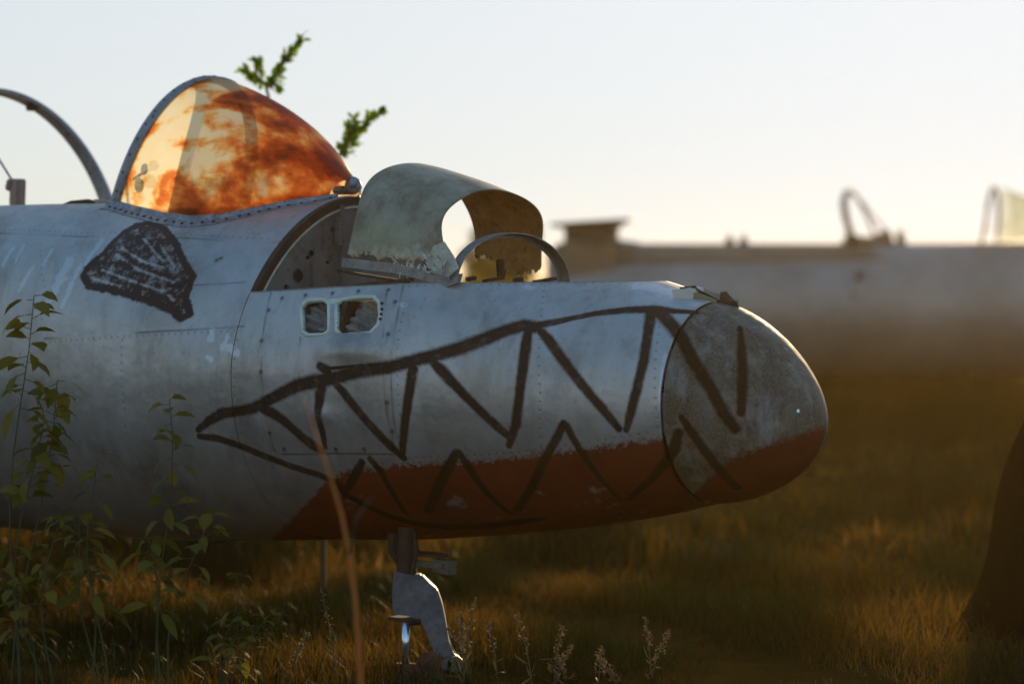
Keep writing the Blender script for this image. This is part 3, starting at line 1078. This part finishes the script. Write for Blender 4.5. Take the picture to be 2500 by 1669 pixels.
# torn pale shards
rs = random.Random(5)
mb = MB()
for k in range(26):
    px = rs.uniform(960, 1085); py = rs.uniform(625, 668) - (px - 960) * .05
    c_ = on_near(px, py, -.375 + rs.uniform(-.02, .01))
    a1_ = Vector((rs.uniform(-1, 1), rs.uniform(-.3, .3), rs.uniform(-1, 1))).normalized()
    b1_ = a1_.cross(Vector((0, 1, 0))).normalized()
    L_, W_ = rs.uniform(.010, .032), rs.uniform(.004, .010)
    mb.poly([c_ - a1_ * L_, c_ + b1_ * W_, c_ + a1_ * L_, c_ - b1_ * W_ * .6], .002, (0, 1, 0))
# curled flap between sheet edge and strip
A = [on_near(x, y, -.36) for x, y in ((1060, 600), (1085, 590), (1108, 625), (1120, 655), (1090, 680), (1055, 668), (1040, 640))]
mb.poly(A, .003, (0, 1, 0))
mb.build('torn_shard', M_TORN, jet)

# thin former arch in front
s_f = s_of(1247)
af = on_plane_s(1247, 568, s_f)
ff = Vector((s_f, -.345, 1.51))
mb = MB()
fr = arch_frames(ff, af, 48, 2.0)
mb.sweep(fr, [(.0, -.022), (.0, .022), (-.004, .022), (-.004, -.018), (-.020, -.018), (-.020, -.022)])
mb.build('former_arch', M_STRIP, jet)
# gusset under the arch's near foot
mb = MB()
A = [on_near(x, y, -.40) for x, y in ((1060, 676), (1100, 690), (1126, 668), (1120, 690), (1095, 702), (1065, 692))]
mb.poly(A, .02, (0, 1, 0)); mb.build('arch_foot', M_STRIP, jet)

# crumpled fairing end and broken bracket on top of the cap joint
dpt = to_world(Vector((S_CAP - .02, -.03, 1.4)))[1]
mb = MB()
mb.poly([to_local(P(x, y, dpt)) for x, y in ((1655, 706), (1690, 701), (1702, 704), (1706, 722), (1698, 742), (1690, 748), (1660, 745))], .06, (.2, 1, .1))
mb.build('crumpled_fairing', M_SKIN, jet)
mb = MB()
mb.poly([to_local(P(x, y, dpt + .01)) for x, y in ((1700, 708), (1740, 722), (1760, 730), (1762, 752), (1738, 757), (1722, 758), (1702, 748))], .08, (.2, 1, .1))
mb.build('primer_patch', simple('tan_primer', (.20, .155, .075), (.27, .21, .11), 30, .7), jet)
mb = MB()
mb.poly([to_local(P(x, y, dpt)) for x, y in ((1758, 735), (1765, 730), (1766, 712), (1774, 722), (1782, 730), (1796, 734), (1798, 760), (1782, 758), (1758, 748))], .03, (.2, 1, .1))
mb.tube([to_local(P(1700, 706, dpt)), to_local(P(1762, 738, dpt))], .004)
mb.tube([to_local(P(1660, 704, dpt)), to_local(P(1698, 700, dpt)), to_local(P(1702, 708, dpt))], .005)
mb.build('broken_bracket', M_DARK, jet)
mb = MB()
mb.tube([to_local(P(x, y, dpt)) for x, y in ((1792, 730), (1802, 738), (1803, 752), (1799, 760))], .003)
mb.build('bracket_rim', M_STRIP, jet)
# small bright rivet on the cap
mb = MB(); p, nn = hit(1947, 1003); mb.disc(p + nn * .002, nn, .007, .004, 12); mb.build('cap_screw', M_CHROME, jet)

# nose gear: casting blade, cross bracket, piston, knuckle
def G(x, y, d=9.05): return to_local(P(x, y, d))
gn = to_local(Vector((X0, D0 + 1, 0))) - to_local(Vector((X0, D0, 0)))
M_RUSTY = simple('rusty_joint', (.10, .035, .015), (.17, .07, .03), 25, .8)
gear = MB()
blade = [(962, 1392), (985, 1396), (1030, 1400), (1052, 1422), (1068, 1436), (1080, 1470), (1088, 1510), (1096, 1560), (1104, 1592), (1120, 1602), (1132, 1612), (1128, 1628),
         (1108, 1634), (1080, 1636), (1066, 1618), (1054, 1575), (1042, 1530), (1028, 1506), (1000, 1500), (960, 1496), (958, 1440)]
gear.poly([G(x, y) for x, y in blade], .07, gn)
bmesh.ops.bevel(gear.bm, geom=list(gear.bm.edges), offset=.006, segments=2, affect='EDGES')
g1 = gear.build('gear_leg', M_LEG, jet)
mb = MB()
mb.box(G(993, 1510), (.13, .07, .014), None, 0, .003); mb.box(G(1012, 1515), (.03, .05, .03), None, 0, .003)
mb.build('piston_seat', M_DARK, jet); mb = MB()
mb.box(G(994, 1622), (.085, .06, .012), None, 0, .003); mb.tube([G(990, 1626), G(1002, 1650)], .02, 8)
mb.disc(G(1002, 1655, 9.0), gn, .06, .05, 16)
mb.build('piston_foot', M_RUSTY, jet); mb = MB()
mb.disc(G(1050, 1622, 9.0), gn, .055, .06, 18); mb.disc(G(1050, 1622, 8.98), gn, .02, .075, 12, 1)
mb.build('knuckle', [M_RUSTY, M_DARK], jet); mb = MB()
mb.tube([G(995, 1285), G(995, 1400)], .035, 16); mb.tube([G(995, 1340), G(995, 1352)], .042, 16)
mb.tube([G(1012, 1300, 9.0), G(1016, 1350, 9.0), G(1006, 1402, 9.0)], .007, 8)
mb.box(G(1040, 1352), (.16, .07, .012), None, 0, .002)
mb.tube([G(960, 1300, 9.1), G(958, 1340, 9.1), G(990, 1400, 9.1)], .02, 8)
mb.build('gear_link', M_DARK, jet)
mb = MB(); mb.tube([G(991, 1518, 9.02), G(991, 1620, 9.02)], .0150, 20); mb.build('gear_piston', M_CHROME, jet, True)
M_PALE = simple('gear_pale_tan', (.13, .10, .06), (.20, .165, .11), 30, .6, .2, (.10, .05, .035))
mb = MB()
mb.box(G(1085, 1382, 9.0), (.085, .05, .050), Matrix.Rotation(.08, 3, 'Y'), 0, .004); mb.box(G(1050, 1378, 9.01), (.14, .03, .02), None, 0, .004)
for q_ in (1070, 1086, 1100): mb.disc(G(q_, 1382, 8.97), gn, .006, .01, 10)
mb.build('gear_bracket', M_PALE, jet); mb = MB()
mb.disc(G(1112, 1618, 8.98), gn, .030, .05, 16); mb.disc(G(1090, 1616, 9.0), gn, .02, .09, 14)
mb.box(G(1050, 1645, 9.0), (.12, .08, .03), None, 0, .01)
mb.build('axle_end', M_PALE, jet)

# ------------------------------------------------------------------ far jets
def lathe_body(name, stations, parent, mat, n=48):
    S = np.array(stations, float); xs = np.linspace(S[0, 0], S[-1, 0], 120)
    zc, r, a = (pchip(xs, S[:, 0], S[:, k]) for k in (1, 2, 3))
    t = np.linspace(0, 2 * math.pi, n + 1)
    V = np.stack([np.repeat(xs[:, None], n + 1, 1), a[:, None] * np.cos(t), zc[:, None] + r[:, None] * np.sin(t)], -1).reshape(-1, 3)
    return link(name, np_mesh(name, V, grid_faces(len(xs), n + 1)), parent, mat)


DF = 25.0
mf = DF / FPX
far = empty('background_jet', P(1330, 1031, DF) * 1.0)
far.location.z = 0
tag(far, 'long blurred grey jet fuselage parked behind the shark-mouth jet, dark cowl at its left end', 'airplane')
fx = lambda px: (px - 1330) * mf
fz = lambda py: HC - (py - YH) * mf
zt_, zb_ = fz(600), fz(925)
rz_ = (zt_ - zb_) / 2; zc_ = (zt_ + zb_) / 2
lathe_body('fuselage', [(fx(1335), zc_ + .0, rz_ * .9, .5), (fx(1600), zc_, rz_, .58), (fx(2100), zc_ + .01, rz_ * 1.02, .6), (fx(2600), zc_ + .02, rz_ * 1.04, .6), (fx(3300), zc_, rz_ * .9, .5), (fx(3900), zc_ - .1, rz_ * .3, .2), (fx(3960), zc_ - .12, .02, .02)], far, M_FAR)
mb = MB()
fr = []
for k in range(40):
    x = fx(1500) + (fx(3200) - fx(1500)) * k / 39
    fr.append((Vector((x, 0, zc_)), Vector((0, 1, 0)), Vector((0, 0, 1))))
prof = []
for t in np.linspace(R(48), R(132), 14): prof.append((-.606 * math.cos(t), rz_ * 1.035 * math.sin(t)))
for t in np.linspace(R(132), R(48), 14): prof.append((-.57 * math.cos(t), rz_ * .98 * math.sin(t)))
mb.sweep(fr, prof); mb.build('dorsal_band', M_FARBAND, far, False)
# spine fairing, left cowl
mb = MB()
A = [(1405, 640), (1430, 588), (1500, 585), (1545, 590), (1600, 603), (1600, 640)]
mb.poly([Vector((fx(x), -.05, fz(y))) for x, y in A], .3, (0, 1, 0))
bmesh.ops.bevel(mb.bm, geom=list(mb.bm.edges), offset=.03, segments=3, affect='EDGES')
mb.build('spine_fairing', M_FAR, far, True)
mb = MB()
mb.poly([Vector((fx(x), -.25, fz(y))) for x, y in ((1352, 720), (1350, 600), (1378, 590), (1502, 582), (1506, 720))], .34, (0, 1, 0))
mb.build('cowl_base', M_FARBAND, far)
cx = fx(1442)
def cone(zy, r0, zy2, r1, nm, mat, tilt=0):
    mb = MB()
    rings = []
    prof_ = []
    mb.tube([Vector((cx + tilt * (zy - 600) * mf, -.2, fz(zy))), Vector((cx + tilt * (zy2 - 600) * mf, -.2, fz(zy2)))], [r0 * mf, r1 * mf], 28)
    return mb.build(nm, mat, far, False)
cone(592, 66, 560, 66, 'cowl_neck', M_FARDARK)
cone(560, 66, 545, 86, 'cowl_flare', M_FARDARK)
mb = MB()
mb.tube([Vector((cx, -.2, fz(552))), Vector((cx, -.2, fz(546))), Vector((cx, -.2, fz(541)))], [78 * mf, 104 * mf, 100 * mf], 28)
bmesh.ops.rotate(mb.bm, cent=Vector((cx, -.2, fz(546))), matrix=Matrix.Rotation(R(-3.5), 3, 'Y'), verts=mb.bm.verts)
mb.build('cowl_lip', M_FARDARK, far, False)
# antennas
for px in (1783, 1817):
    mb = MB(); mb.poly([Vector((fx(px + a), 0, fz(b))) for a, b in ((-14, 612), (-12, 584), (0, 572), (8, 586), (16, 612))], .03, (0, 1, 0)); mb.build('antenna', M_FARDARK, far)
# canopy arches of the far jet
def far_arch(pts, r, nm, mat):
    mb = MB(); mb.tube([Vector((fx(x), yy, fz(y))) for x, y, yy in pts], r, 8); return mb.build(nm, mat, far, True)
far_arch([(2072, 600, -.38), (2062, 570, -.4), (2052, 530, -.38), (2050, 500, -.3), (2060, 474, -.15), (2072, 466, 0), (2090, 472, .12), (2112, 500, .25), (2132, 532, .35), (2148, 570, .4), (2156, 600, .38)], [.045, .042, .04, .038, .034, .024, .02, .018, .018, .018, .02], 'canopy_arch', M_FARDARK)
far_arch([(2072, 466, 0), (2110, 500, .0), (2132, 530, .0), (2160, 560, .0), (2176, 572, 0)], .012, 'canopy_stay', M_FARDARK)
mb = MB(); mb.poly([Vector((fx(x), 0, fz(y))) for x, y in ((2052, 605), (2064, 580), (2078, 572), (2090, 576), (2140, 580), (2150, 566), (2166, 562), (2178, 590), (2180, 610))], .3, (0, 1, 0)); mb.build('cockpit_coaming', M_FARBAND, far)
mb = MB(); mb.poly([Vector((fx(x), 0, fz(y))) for x, y in ((2190, 604), (2192, 566), (2200, 562), (2212, 604))], .2, (0, 1, 0)); mb.build('seat_headrest', M_FARDARK, far)
far_arch([(2378, 600, -.35), (2386, 560, -.4), (2396, 500, -.36), (2412, 468, -.2), (2428, 456, 0), (2446, 474, .2), (2456, 520, .36), (2454, 560, .4), (2448, 600, .35)], .022, 'canopy_arch', M_FARDARK)
VV = []
Na, Nb = 24, 20
for i in range(Na):
    u = i / (Na - 1)
    for j in range(Nb):
        t = math.pi * j / (Nb - 1)
        wv = .38 * (1 - u * .75); zt2 = fz(458 + 92 * u); zb2 = fz(590 - 22 * u)
        VV.append((fx(2450 + 230 * u), -wv * math.cos(t), zb2 + (zt2 - zb2) * math.sin(t)))
me = np_mesh('windshield_glazing', VV, grid_faces(Na, Nb)); a = me.attributes.new('bias', 'FLOAT', 'POINT')
a.data.foreach_set('value', np.zeros(len(VV), np.float32))
M_GLASS2 = glass_mat('pale_yellow_glazing', [(.3, (.60, .58, .42)), (.6, (.8, .79, .66))], .5, 3, .95)
link('windshield_glazing', me, far, M_GLASS2)
mb = MB()
for px, py, r in ((2076, 672, .045), (2060, 720, .02)):
    mb = MB(); mb.disc(Vector((fx(px), -.60, fz(py))), (0, 1, 0), r, .03, 14)
    mb.build('access_hole', M_FARDARK, far)
# legs of the far jet
for x in (fx(1800), fx(2900)):
    mb = MB(); mb.tube([Vector((x, 0, zb_ + .2)), Vector((x, 0, .25))], .06, 10); mb.tube([Vector((x, -.09, .25)), Vector((x, .09, .25))], .25, 20); mb.build('landing_gear', M_FARDARK, far)

# ------------------------------------------------------------------ vegetation
def add_tint(me, vals):
    a = me.attributes.new('tint', 'FLOAT', 'POINT'); a.data.foreach_set('value', np.asarray(vals, np.float32))


def grass_patch(name, n, yr, hr, wr, label, spread=.25, xoff=0, clump=True, bare=.0):
    rs = np.random.default_rng(abs(hash(name)) % 1000 if False else len(name) * 31 + n % 97)
    y = rs.uniform(yr[0], yr[1], n * 3)
    x = rs.uniform(-1, 1, n * 3) * (.225 * y + .4)
    dens = .5 + .25 * np.sin(x * 2.1 + y * 1.3) + .2 * np.sin(x * 4.7 - y * 2.9 + 1) + .2 * np.sin(x * .9 + y * 3.7 + 2)
    k = rs.uniform(0, 1, n * 3) < np.clip(dens, .3, 1)
    x, y, dens = x[k][:n], y[k][:n], dens[k][:n]
    m = len(x)
    tus = np.sin(x * 2.3 + 1.7 * np.sin(y * 1.1)) * np.sin(y * 1.9 + 1.3 * np.sin(x * 1.4)) + .5 * np.sin(x * 5.1 + y * 2.7)
    h = rs.uniform(hr[0], hr[1], m) * np.clip(.75 + .65 * tus, .35, 2.0)
    wd = rs.uniform(wr[0], wr[1], m)
    az = rs.uniform(0, 2 * math.pi, m)
    lean = np.minimum(rs.uniform(.05, spread + .5, m) * h, .12)
    la = rs.uniform(0, 2 * math.pi, m)
    V = np.zeros((m, 5, 3)); tint = np.zeros((m, 5))
    fr = [(0, 1), (.55, .75), (1, 0)]
    cx_, sx_ = np.cos(az) * wd / 2, np.sin(az) * wd / 2
    lx, ly = np.cos(la) * lean, np.sin(la) * lean
    for q, (f, wf_) in enumerate(fr[:2]):
        bx, by, bz = x + lx * f * f, y + ly * f * f, h * f
        V[:, 2 * q] = np.stack([bx - cx_ * wf_, by - sx_ * wf_, bz], -1)
        V[:, 2 * q + 1] = np.stack([bx + cx_ * wf_, by + sx_ * wf_, bz], -1)
    V[:, 4] = np.stack([x + lx, y + ly, h * (1 - .15 * lean / h)], -1)
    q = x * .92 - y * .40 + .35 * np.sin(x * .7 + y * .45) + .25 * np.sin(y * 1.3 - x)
    base = np.clip(.40 + .34 * np.cos(2 * math.pi * (q + 4.6) / 1.7) + .16 * np.sin(x * 3.3 - y * 1.7) + .16 * np.sin(x * 2.1 + y * 4.3 + 2) * np.sin(y * 1.9) + rs.normal(0, .10, m), 0, 1)  # diagonal sunlit streaks put into the tint, over scattered dry and green variation
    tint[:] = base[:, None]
    i0 = np.arange(m) * 5
    F = np.concatenate([np.stack([i0, i0 + 1, i0 + 3], -1), np.stack([i0, i0 + 3, i0 + 2], -1), np.stack([i0 + 2, i0 + 3, i0 + 4], -1)])
    V[:, :, 2] -= .01
    me = np_mesh(name, V.reshape(-1, 3), F)
    add_tint(me, tint.ravel())
    return tag(link(name, me, None, M_GRASS, False), label, 'grass', kind='stuff')


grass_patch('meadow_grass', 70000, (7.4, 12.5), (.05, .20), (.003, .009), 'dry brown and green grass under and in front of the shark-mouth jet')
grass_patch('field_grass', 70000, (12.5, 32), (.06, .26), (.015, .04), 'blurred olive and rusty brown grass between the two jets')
grass_patch('undergrowth', 30000, (20.5, 28.5), (.22, .50), (.02, .05), 'dark undergrowth standing around and below the background jet', .4)
ug = bpy.data.objects['undergrowth']; ug.data.materials[0] = leaf_mat('dark_undergrowth', [(.004, .010, .002), (.012, .014, .003), (.030, .022, .005), (.05, .03, .006)], .2, .05)
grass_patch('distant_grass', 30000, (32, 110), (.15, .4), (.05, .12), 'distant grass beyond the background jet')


class Leaves:
    def __init__(s): s.V, s.F, s.T = [], [], []

    def leaf(s, p, d, nrm, L, W, tint, curl=.25):
        d = d.normalized(); side = d.cross(nrm)
        if side.length < 1e-4: side = d.orthogonal()
        side.normalize(); n = side.cross(d)
        base = len(s.V)
        for f, wv in ((0, 0), (.3, .8), (.62, 1), (.85, .55), (1, 0)):
            c = p + d * L * f - n * L * curl * f * f
            if wv == 0: s.V.append(c)
            else:
                s.V += [c - side * W * wv / 2 + n * W * .12, c + side * W * wv / 2 + n * W * .12]
        b = base
        s.F += [(b, b + 2, b + 1), (b + 1, b + 2, b + 4), (b + 1, b + 4, b + 3), (b + 3, b + 4, b + 6), (b + 3, b + 6, b + 5), (b + 5, b + 6, b + 7)]
        s.T += [tint] * 8

    def build(s, name, mat, parent=None):
        me = np_mesh(name, [tuple(v) for v in s.V], s.F); add_tint(me, s.T)
        return link(name, me, parent, mat, True)


def rvec(r, z=0): return Vector((r.uniform(-1, 1), r.uniform(-1, 1), r.uniform(-1, 1) + z))


# sapling behind the windshield: two leafy tips against the sky
r = random.Random(11)
sap = empty('sapling', (P(790, 1500, 11.6).x, 11.6, 0))
tag(sap, 'green leafy sapling behind the stained windshield, two twigs showing against the sky', 'tree')
org = sap.location
lv = Leaves(); st = MB()
twigs = [[(735, 98), (715, 120), (697, 142), (685, 168), (672, 190), (648, 206), (700, 420), (770, 800)],
         [(598, 172), (622, 186), (640, 196), (652, 208)], [(676, 212), (664, 204), (650, 200)], [(628, 150), (632, 172), (640, 190)],
         [(932, 268), (905, 292), (880, 312), (862, 320), (845, 350), (830, 375), (800, 480), (790, 800)],
         [(862, 286), (852, 310), (848, 340)], [(850, 372), (838, 360), (832, 350)], [(868, 340), (850, 350)]]
base = Vector((0, 0, 0))
for tw in twigs:
    pts = [P(x, y, 11.6 + .001 * x * 0) - org for x, y in tw]
    if len(tw) > 6: pts = pts + [Vector((0, 0, .0))]
    n = len(pts)
    st.tube([Vector(p) for p in pts], [.0025 + .0016 * k for k in range(n)] if n < 6 else [.003, .004, .005, .006, .007, .008, .010, .012, .015][:n], 6)
    nl = [p for p in tw if p[1] < 400]
    for a, b in zip(nl, nl[1:]):
        A, B = P(*a, 11.6) - org, P(*b, 11.6) - org
        m = max(3, int((A - B).length / .0035))
        for k in range(m):
            p = A.lerp(B, k / m) + rvec(r) * .012
            d = (A - B).normalized() + rvec(r) * 1.1
            lv.leaf(p, d, rvec(r, .6), r.uniform(.035, .06), r.uniform(.020, .032), r.random())
for k in range(900):
    zz = r.uniform(.5, 1.75); rad = r.uniform(0, .35)
    a_ = r.uniform(0, 6.28)
    lv.leaf(Vector((math.cos(a_) * rad, math.sin(a_) * rad * .5 + .15, zz)), rvec(r), rvec(r, .6), r.uniform(.03, .05), r.uniform(.015, .025), r.random())
st.build('trunk', M_STEM, sap); lv.build('crown', M_LEAF, sap)
# single stray leaf above the second sprig
_ = None


def weed(name, px, tipy, depth, label, leafL=(.05, .09), n=22, lean=0, mat=M_WEED, seed=1, cat='plant', group=None, top=.45):
    r = random.Random(seed)
    b = P(px, YH + HC / depth * FPX, depth); b.z = 0
    e = empty(name, b); tag(e, label, cat, group)
    H = HC - (tipy - YH) / FPX * depth
    st = MB(); lv = Leaves()
    for q_ in range(3):
        hq = H * (1 if q_ == 0 else r.uniform(.55, .88))
        lx, ly = (lean, 0) if q_ == 0 else (r.uniform(-.16, .16), r.uniform(-.1, .15))
        w1, w2 = r.uniform(0, 6), r.uniform(.015, .035)
        pts = [Vector((lx * (k / 8) ** 1.3 + w2 * math.sin(k * .8 + w1), ly * k / 8 + .01 * math.sin(k), hq * k / 8)) for k in range(9)]
        st.tube(pts, [.004 - .0003 * k for k in range(9)], 5)
        for k in range(n * 2 // 3):
            f = 1 - min(top * 1.6, .85) * (k / n) ** 1.1
            i = min(int(f * 8), 7); p = pts[i].lerp(pts[i + 1], f * 8 - i)
            a_ = k * 2.4 + r.uniform(-.6, .6)
            d = Vector((math.cos(a_), math.sin(a_) * .7, r.uniform(-.5, .5)))
            q = p + d.normalized() * r.uniform(.01, .06) * (1.3 - f * .7)
            st.tube([p, q], .0013, 4)
            lv.leaf(q, d, Vector((0, 0, 1)) + rvec(r) * .6, r.uniform(*leafL) * (1.25 - .5 * f) * r.uniform(.6, 1.1), r.uniform(*leafL) * .42, r.random(), .6)
    st.build('stem', M_GSTEM, e); lv.build('foliage', mat, e)
    return e


weed('tall_weed', 28, 722, 8.35, 'tall leafy weed at the left edge in front of the silver fuselage', (.09, .14), 34, .05, seed=3, top=.28)
weed('leafy_weed', 395, 975, 8.3, 'leafy weed standing before the fuselage below the sprayed eye', (.08, .12), 30, .02, seed=9, top=.42)
weed('low_weed', 245, 1120, 8.25, 'low broad weed left of the leafy weed under the fuselage', (.08, .12), 22, -.03, seed=14, top=.5, group='weeds along the left')
weed('low_weed', 110, 1240, 8.2, 'short weed nearest the lower left corner of the photo', (.07, .11), 22, .03, seed=21, top=.6, group='weeds along the left')
weed('low_weed', 560, 1400, 8.4, 'short weed in the dark grass left of the nose gear leg', (.06, .09), 22, .0, seed=25, top=.6, group='weeds along the left')

# dry seed-head weeds in front, right of the nose gear
def seedweed(px, tipy, depth, label, seed, bend=0):
    r = random.Random(seed)
    b = P(px, YH + HC / depth * FPX, depth); b.z = 0
    e = empty('seed_head_weed', b); tag(e, label, 'plant', 'dry seed-head weeds in the foreground')
    H = HC - (tipy - YH) / FPX * depth
    st = MB(); lv = Leaves()
    for q in range(r.choice((1, 2))):
        hh = H * (1 if q == 0 else r.uniform(.6, .9)); lx = bend + r.uniform(-.07, .07)
        pts = [Vector((lx * (k / 7) ** 2, .03 * q * k / 7, hh * k / 7)) for k in range(8)]
        st.tube(pts, .0022, 5)
        for k in range(60):
            f = 1 - .42 * r.random() ** 1.3
            i = min(int(f * 7), 6); p = pts[i].lerp(pts[i + 1], f * 7 - i) + rvec(r) * .013 * (1.25 - f) * 2
            lv.leaf(p, rvec(r, .5), rvec(r), r.uniform(.006, .014), r.uniform(.004, .009), r.random())
        for k in range(5):
            f = r.uniform(.2, .6); i = min(int(f * 7), 6); p = pts[i]
            lv.leaf(p, rvec(r, .5), rvec(r), r.uniform(.04, .08), .008, r.random() * .4)
    st.build('stem', M_STEM, e); lv.build('seed_head', M_SEED, e)


SW = [(1132, 1458, 'thin seed-head weed directly right of the gear leg, tallest of its row'), (1152, 1508, 'seed-head weed second to the right of the gear leg'),
      (1215, 1520, 'seed-head weed leaning under the middle of the shark mouth'), (1300, 1500, 'upright seed-head weed with bushy top, middle of the foreground'),
      (1352, 1528, 'seed-head weed with drooping top just right of the bushy one'), (1388, 1600, 'short seed-head weed low beside the drooping one'),
      (1460, 1580, 'slender seed-head weed, left one of the pair on the right'), (1512, 1596, 'curled seed-head weed, right one of the pair on the right'),
      (1590, 1508, 'lone thin stalk farthest right of the seed-head weeds'), (820, 1440, 'seed-head weed left of the gear leg, near the jet belly'),
      (700, 1545, 'short seed-head weed in the grass left of the gear'), (560, 1600, 'low seed-head weed toward the lower left grass')]
for k, (x, y, lb) in enumerate(SW):
    seedweed(x, y, 8.7 + .1 * (k % 3), lb, 40 + k, .03 * (-1) ** k)


def bush(name, loc, rx, rz, zc, nleaf, L, mat, label, cat, seed, dark=True, stems=7):
    r = random.Random(seed); e = empty(name, loc); tag(e, label, cat)
    lv = Leaves(); st = MB()
    cl = []
    for k in range(42):
        d = rvec(r).normalized() * r.uniform(.35, .95)
        cl.append((Vector((d.x * rx, d.y * rx, zc + d.z * rz)), r.uniform(.16, .34) * rx))
    for c, q in cl[:stems * 2]:
        st.tube([Vector((0, 0, -.05)), Vector((c.x * .3, c.y * .3, c.z * .5)), c], [.035, .02, .006], 6)
    for k in range(nleaf):
        c, q = cl[k % len(cl)]
        d = rvec(r).normalized()
        p = c + d * q * r.uniform(.5, 1.05)
        if p.z < .02: p.z = .03 + r.random() * .1
        lv.leaf(p, d + rvec(r) * .6, rvec(r, .5), L * r.uniform(.7, 1.3), L * .55, r.random())
    st.build('trunk', M_STEM, e); lv.build('crown', mat, e)
    return e


e = P(2660, 1300, 10.3); e.z = 0
Vh_ = []
zs_ = np.array([0, .26, .61, .95, 1.25, 1.42]); rs_ = np.array([.55, .48, .42, .34, .24, .02])
for i in range(40):
    z_ = 1.42 * (i / 39)
    for j in range(97):
        t_ = 2 * math.pi * j / 96
        q_ = float(pchip(z_, zs_, rs_)) * (1 + .05 * math.sin(5 * t_ + 2 * z_) + .03 * math.sin(11 * t_ - 3 * z_) * (1 - z_ / 1.3) + .03 * math.sin(7 * z_ + t_))
        Vh_.append((q_ * math.cos(t_) + .08 * z_, q_ * math.sin(t_), z_ - .02))
hp = link('tarpaulin_heap', np_mesh('tarpaulin_heap', Vh_, grid_faces(40, 97)), None, simple('black_tarpaulin', (.003, .003, .003), (.005, .005, .004), 6, .8))
hp.location = e
hp.data.materials[0].node_tree.nodes['Principled BSDF'].inputs['Specular IOR Level'].default_value = 0
tag(hp, 'black tarpaulin-covered heap rising from the grass at the right edge', 'tarpaulin')
# added stalk, shaped and coloured after the orange lens-flare streak before the mouth
e = empty('flare_stalk', (P(880, 1669, 6.3).x, 6.3, 0)); tag(e, 'thin bent orange stalk added for the lens-flare streak in front of the shark mouth', 'plant')
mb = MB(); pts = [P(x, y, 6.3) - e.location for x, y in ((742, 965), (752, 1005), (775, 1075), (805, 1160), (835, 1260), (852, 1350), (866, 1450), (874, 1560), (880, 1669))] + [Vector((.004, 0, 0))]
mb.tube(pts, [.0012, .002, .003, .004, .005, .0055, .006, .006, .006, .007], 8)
mb.build('stem', simple('flare_orange', (.50, .11, .01), (.55, .15, .015), 20, .7), e, True)
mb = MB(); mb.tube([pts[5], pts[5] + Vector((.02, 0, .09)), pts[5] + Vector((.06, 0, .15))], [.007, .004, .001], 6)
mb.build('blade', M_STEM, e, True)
M_TREE = leaf_mat('far_tree_leaves', [(.05, .09, .015), (.11, .14, .02), (.2, .2, .04)], .5)
tb = P(1222, 700, 42); tb.z = 0
bush('round_tree', tb, .68, 1.05, 1.65, 9000, .10, M_TREE, 'small round green tree seen through the arched metal hood', 'tree', 8)
tb = P(1180, 700, 36); tb.z = 0
bush('yellow_shrub', tb, .55, .5, .95, 6000, .08, leaf_mat('yellow_leaves', [(.12, .13, .02), (.28, .24, .03), (.4, .33, .05)], .5), 'low yellow-green shrub seen under the thin bent arch', 'bush', 18)

# ------------------------------------------------------------------ haze
mb = MB()
mb.box(Vector((0, 236, 1.0)), (640, 500, 4.2))
hz = mb.build('haze', None)
tag(hz, kind='stuff')
mh = bpy.data.materials.new('haze_air'); mh.use_nodes = True
th = mh.node_tree; th.nodes.remove(th.nodes['Principled BSDF'])
pv = th.nodes.new('ShaderNodeVolumePrincipled')
pv.inputs['Color'].default_value = (1.0, .68, .22, 1)
pv.inputs['Density'].default_value = 0.00068
pv.inputs['Anisotropy'].default_value = 0.75
th.links.new(pv.outputs[0], th.nodes['Material Output'].inputs['Volume'])
hz.data.materials.append(mh)
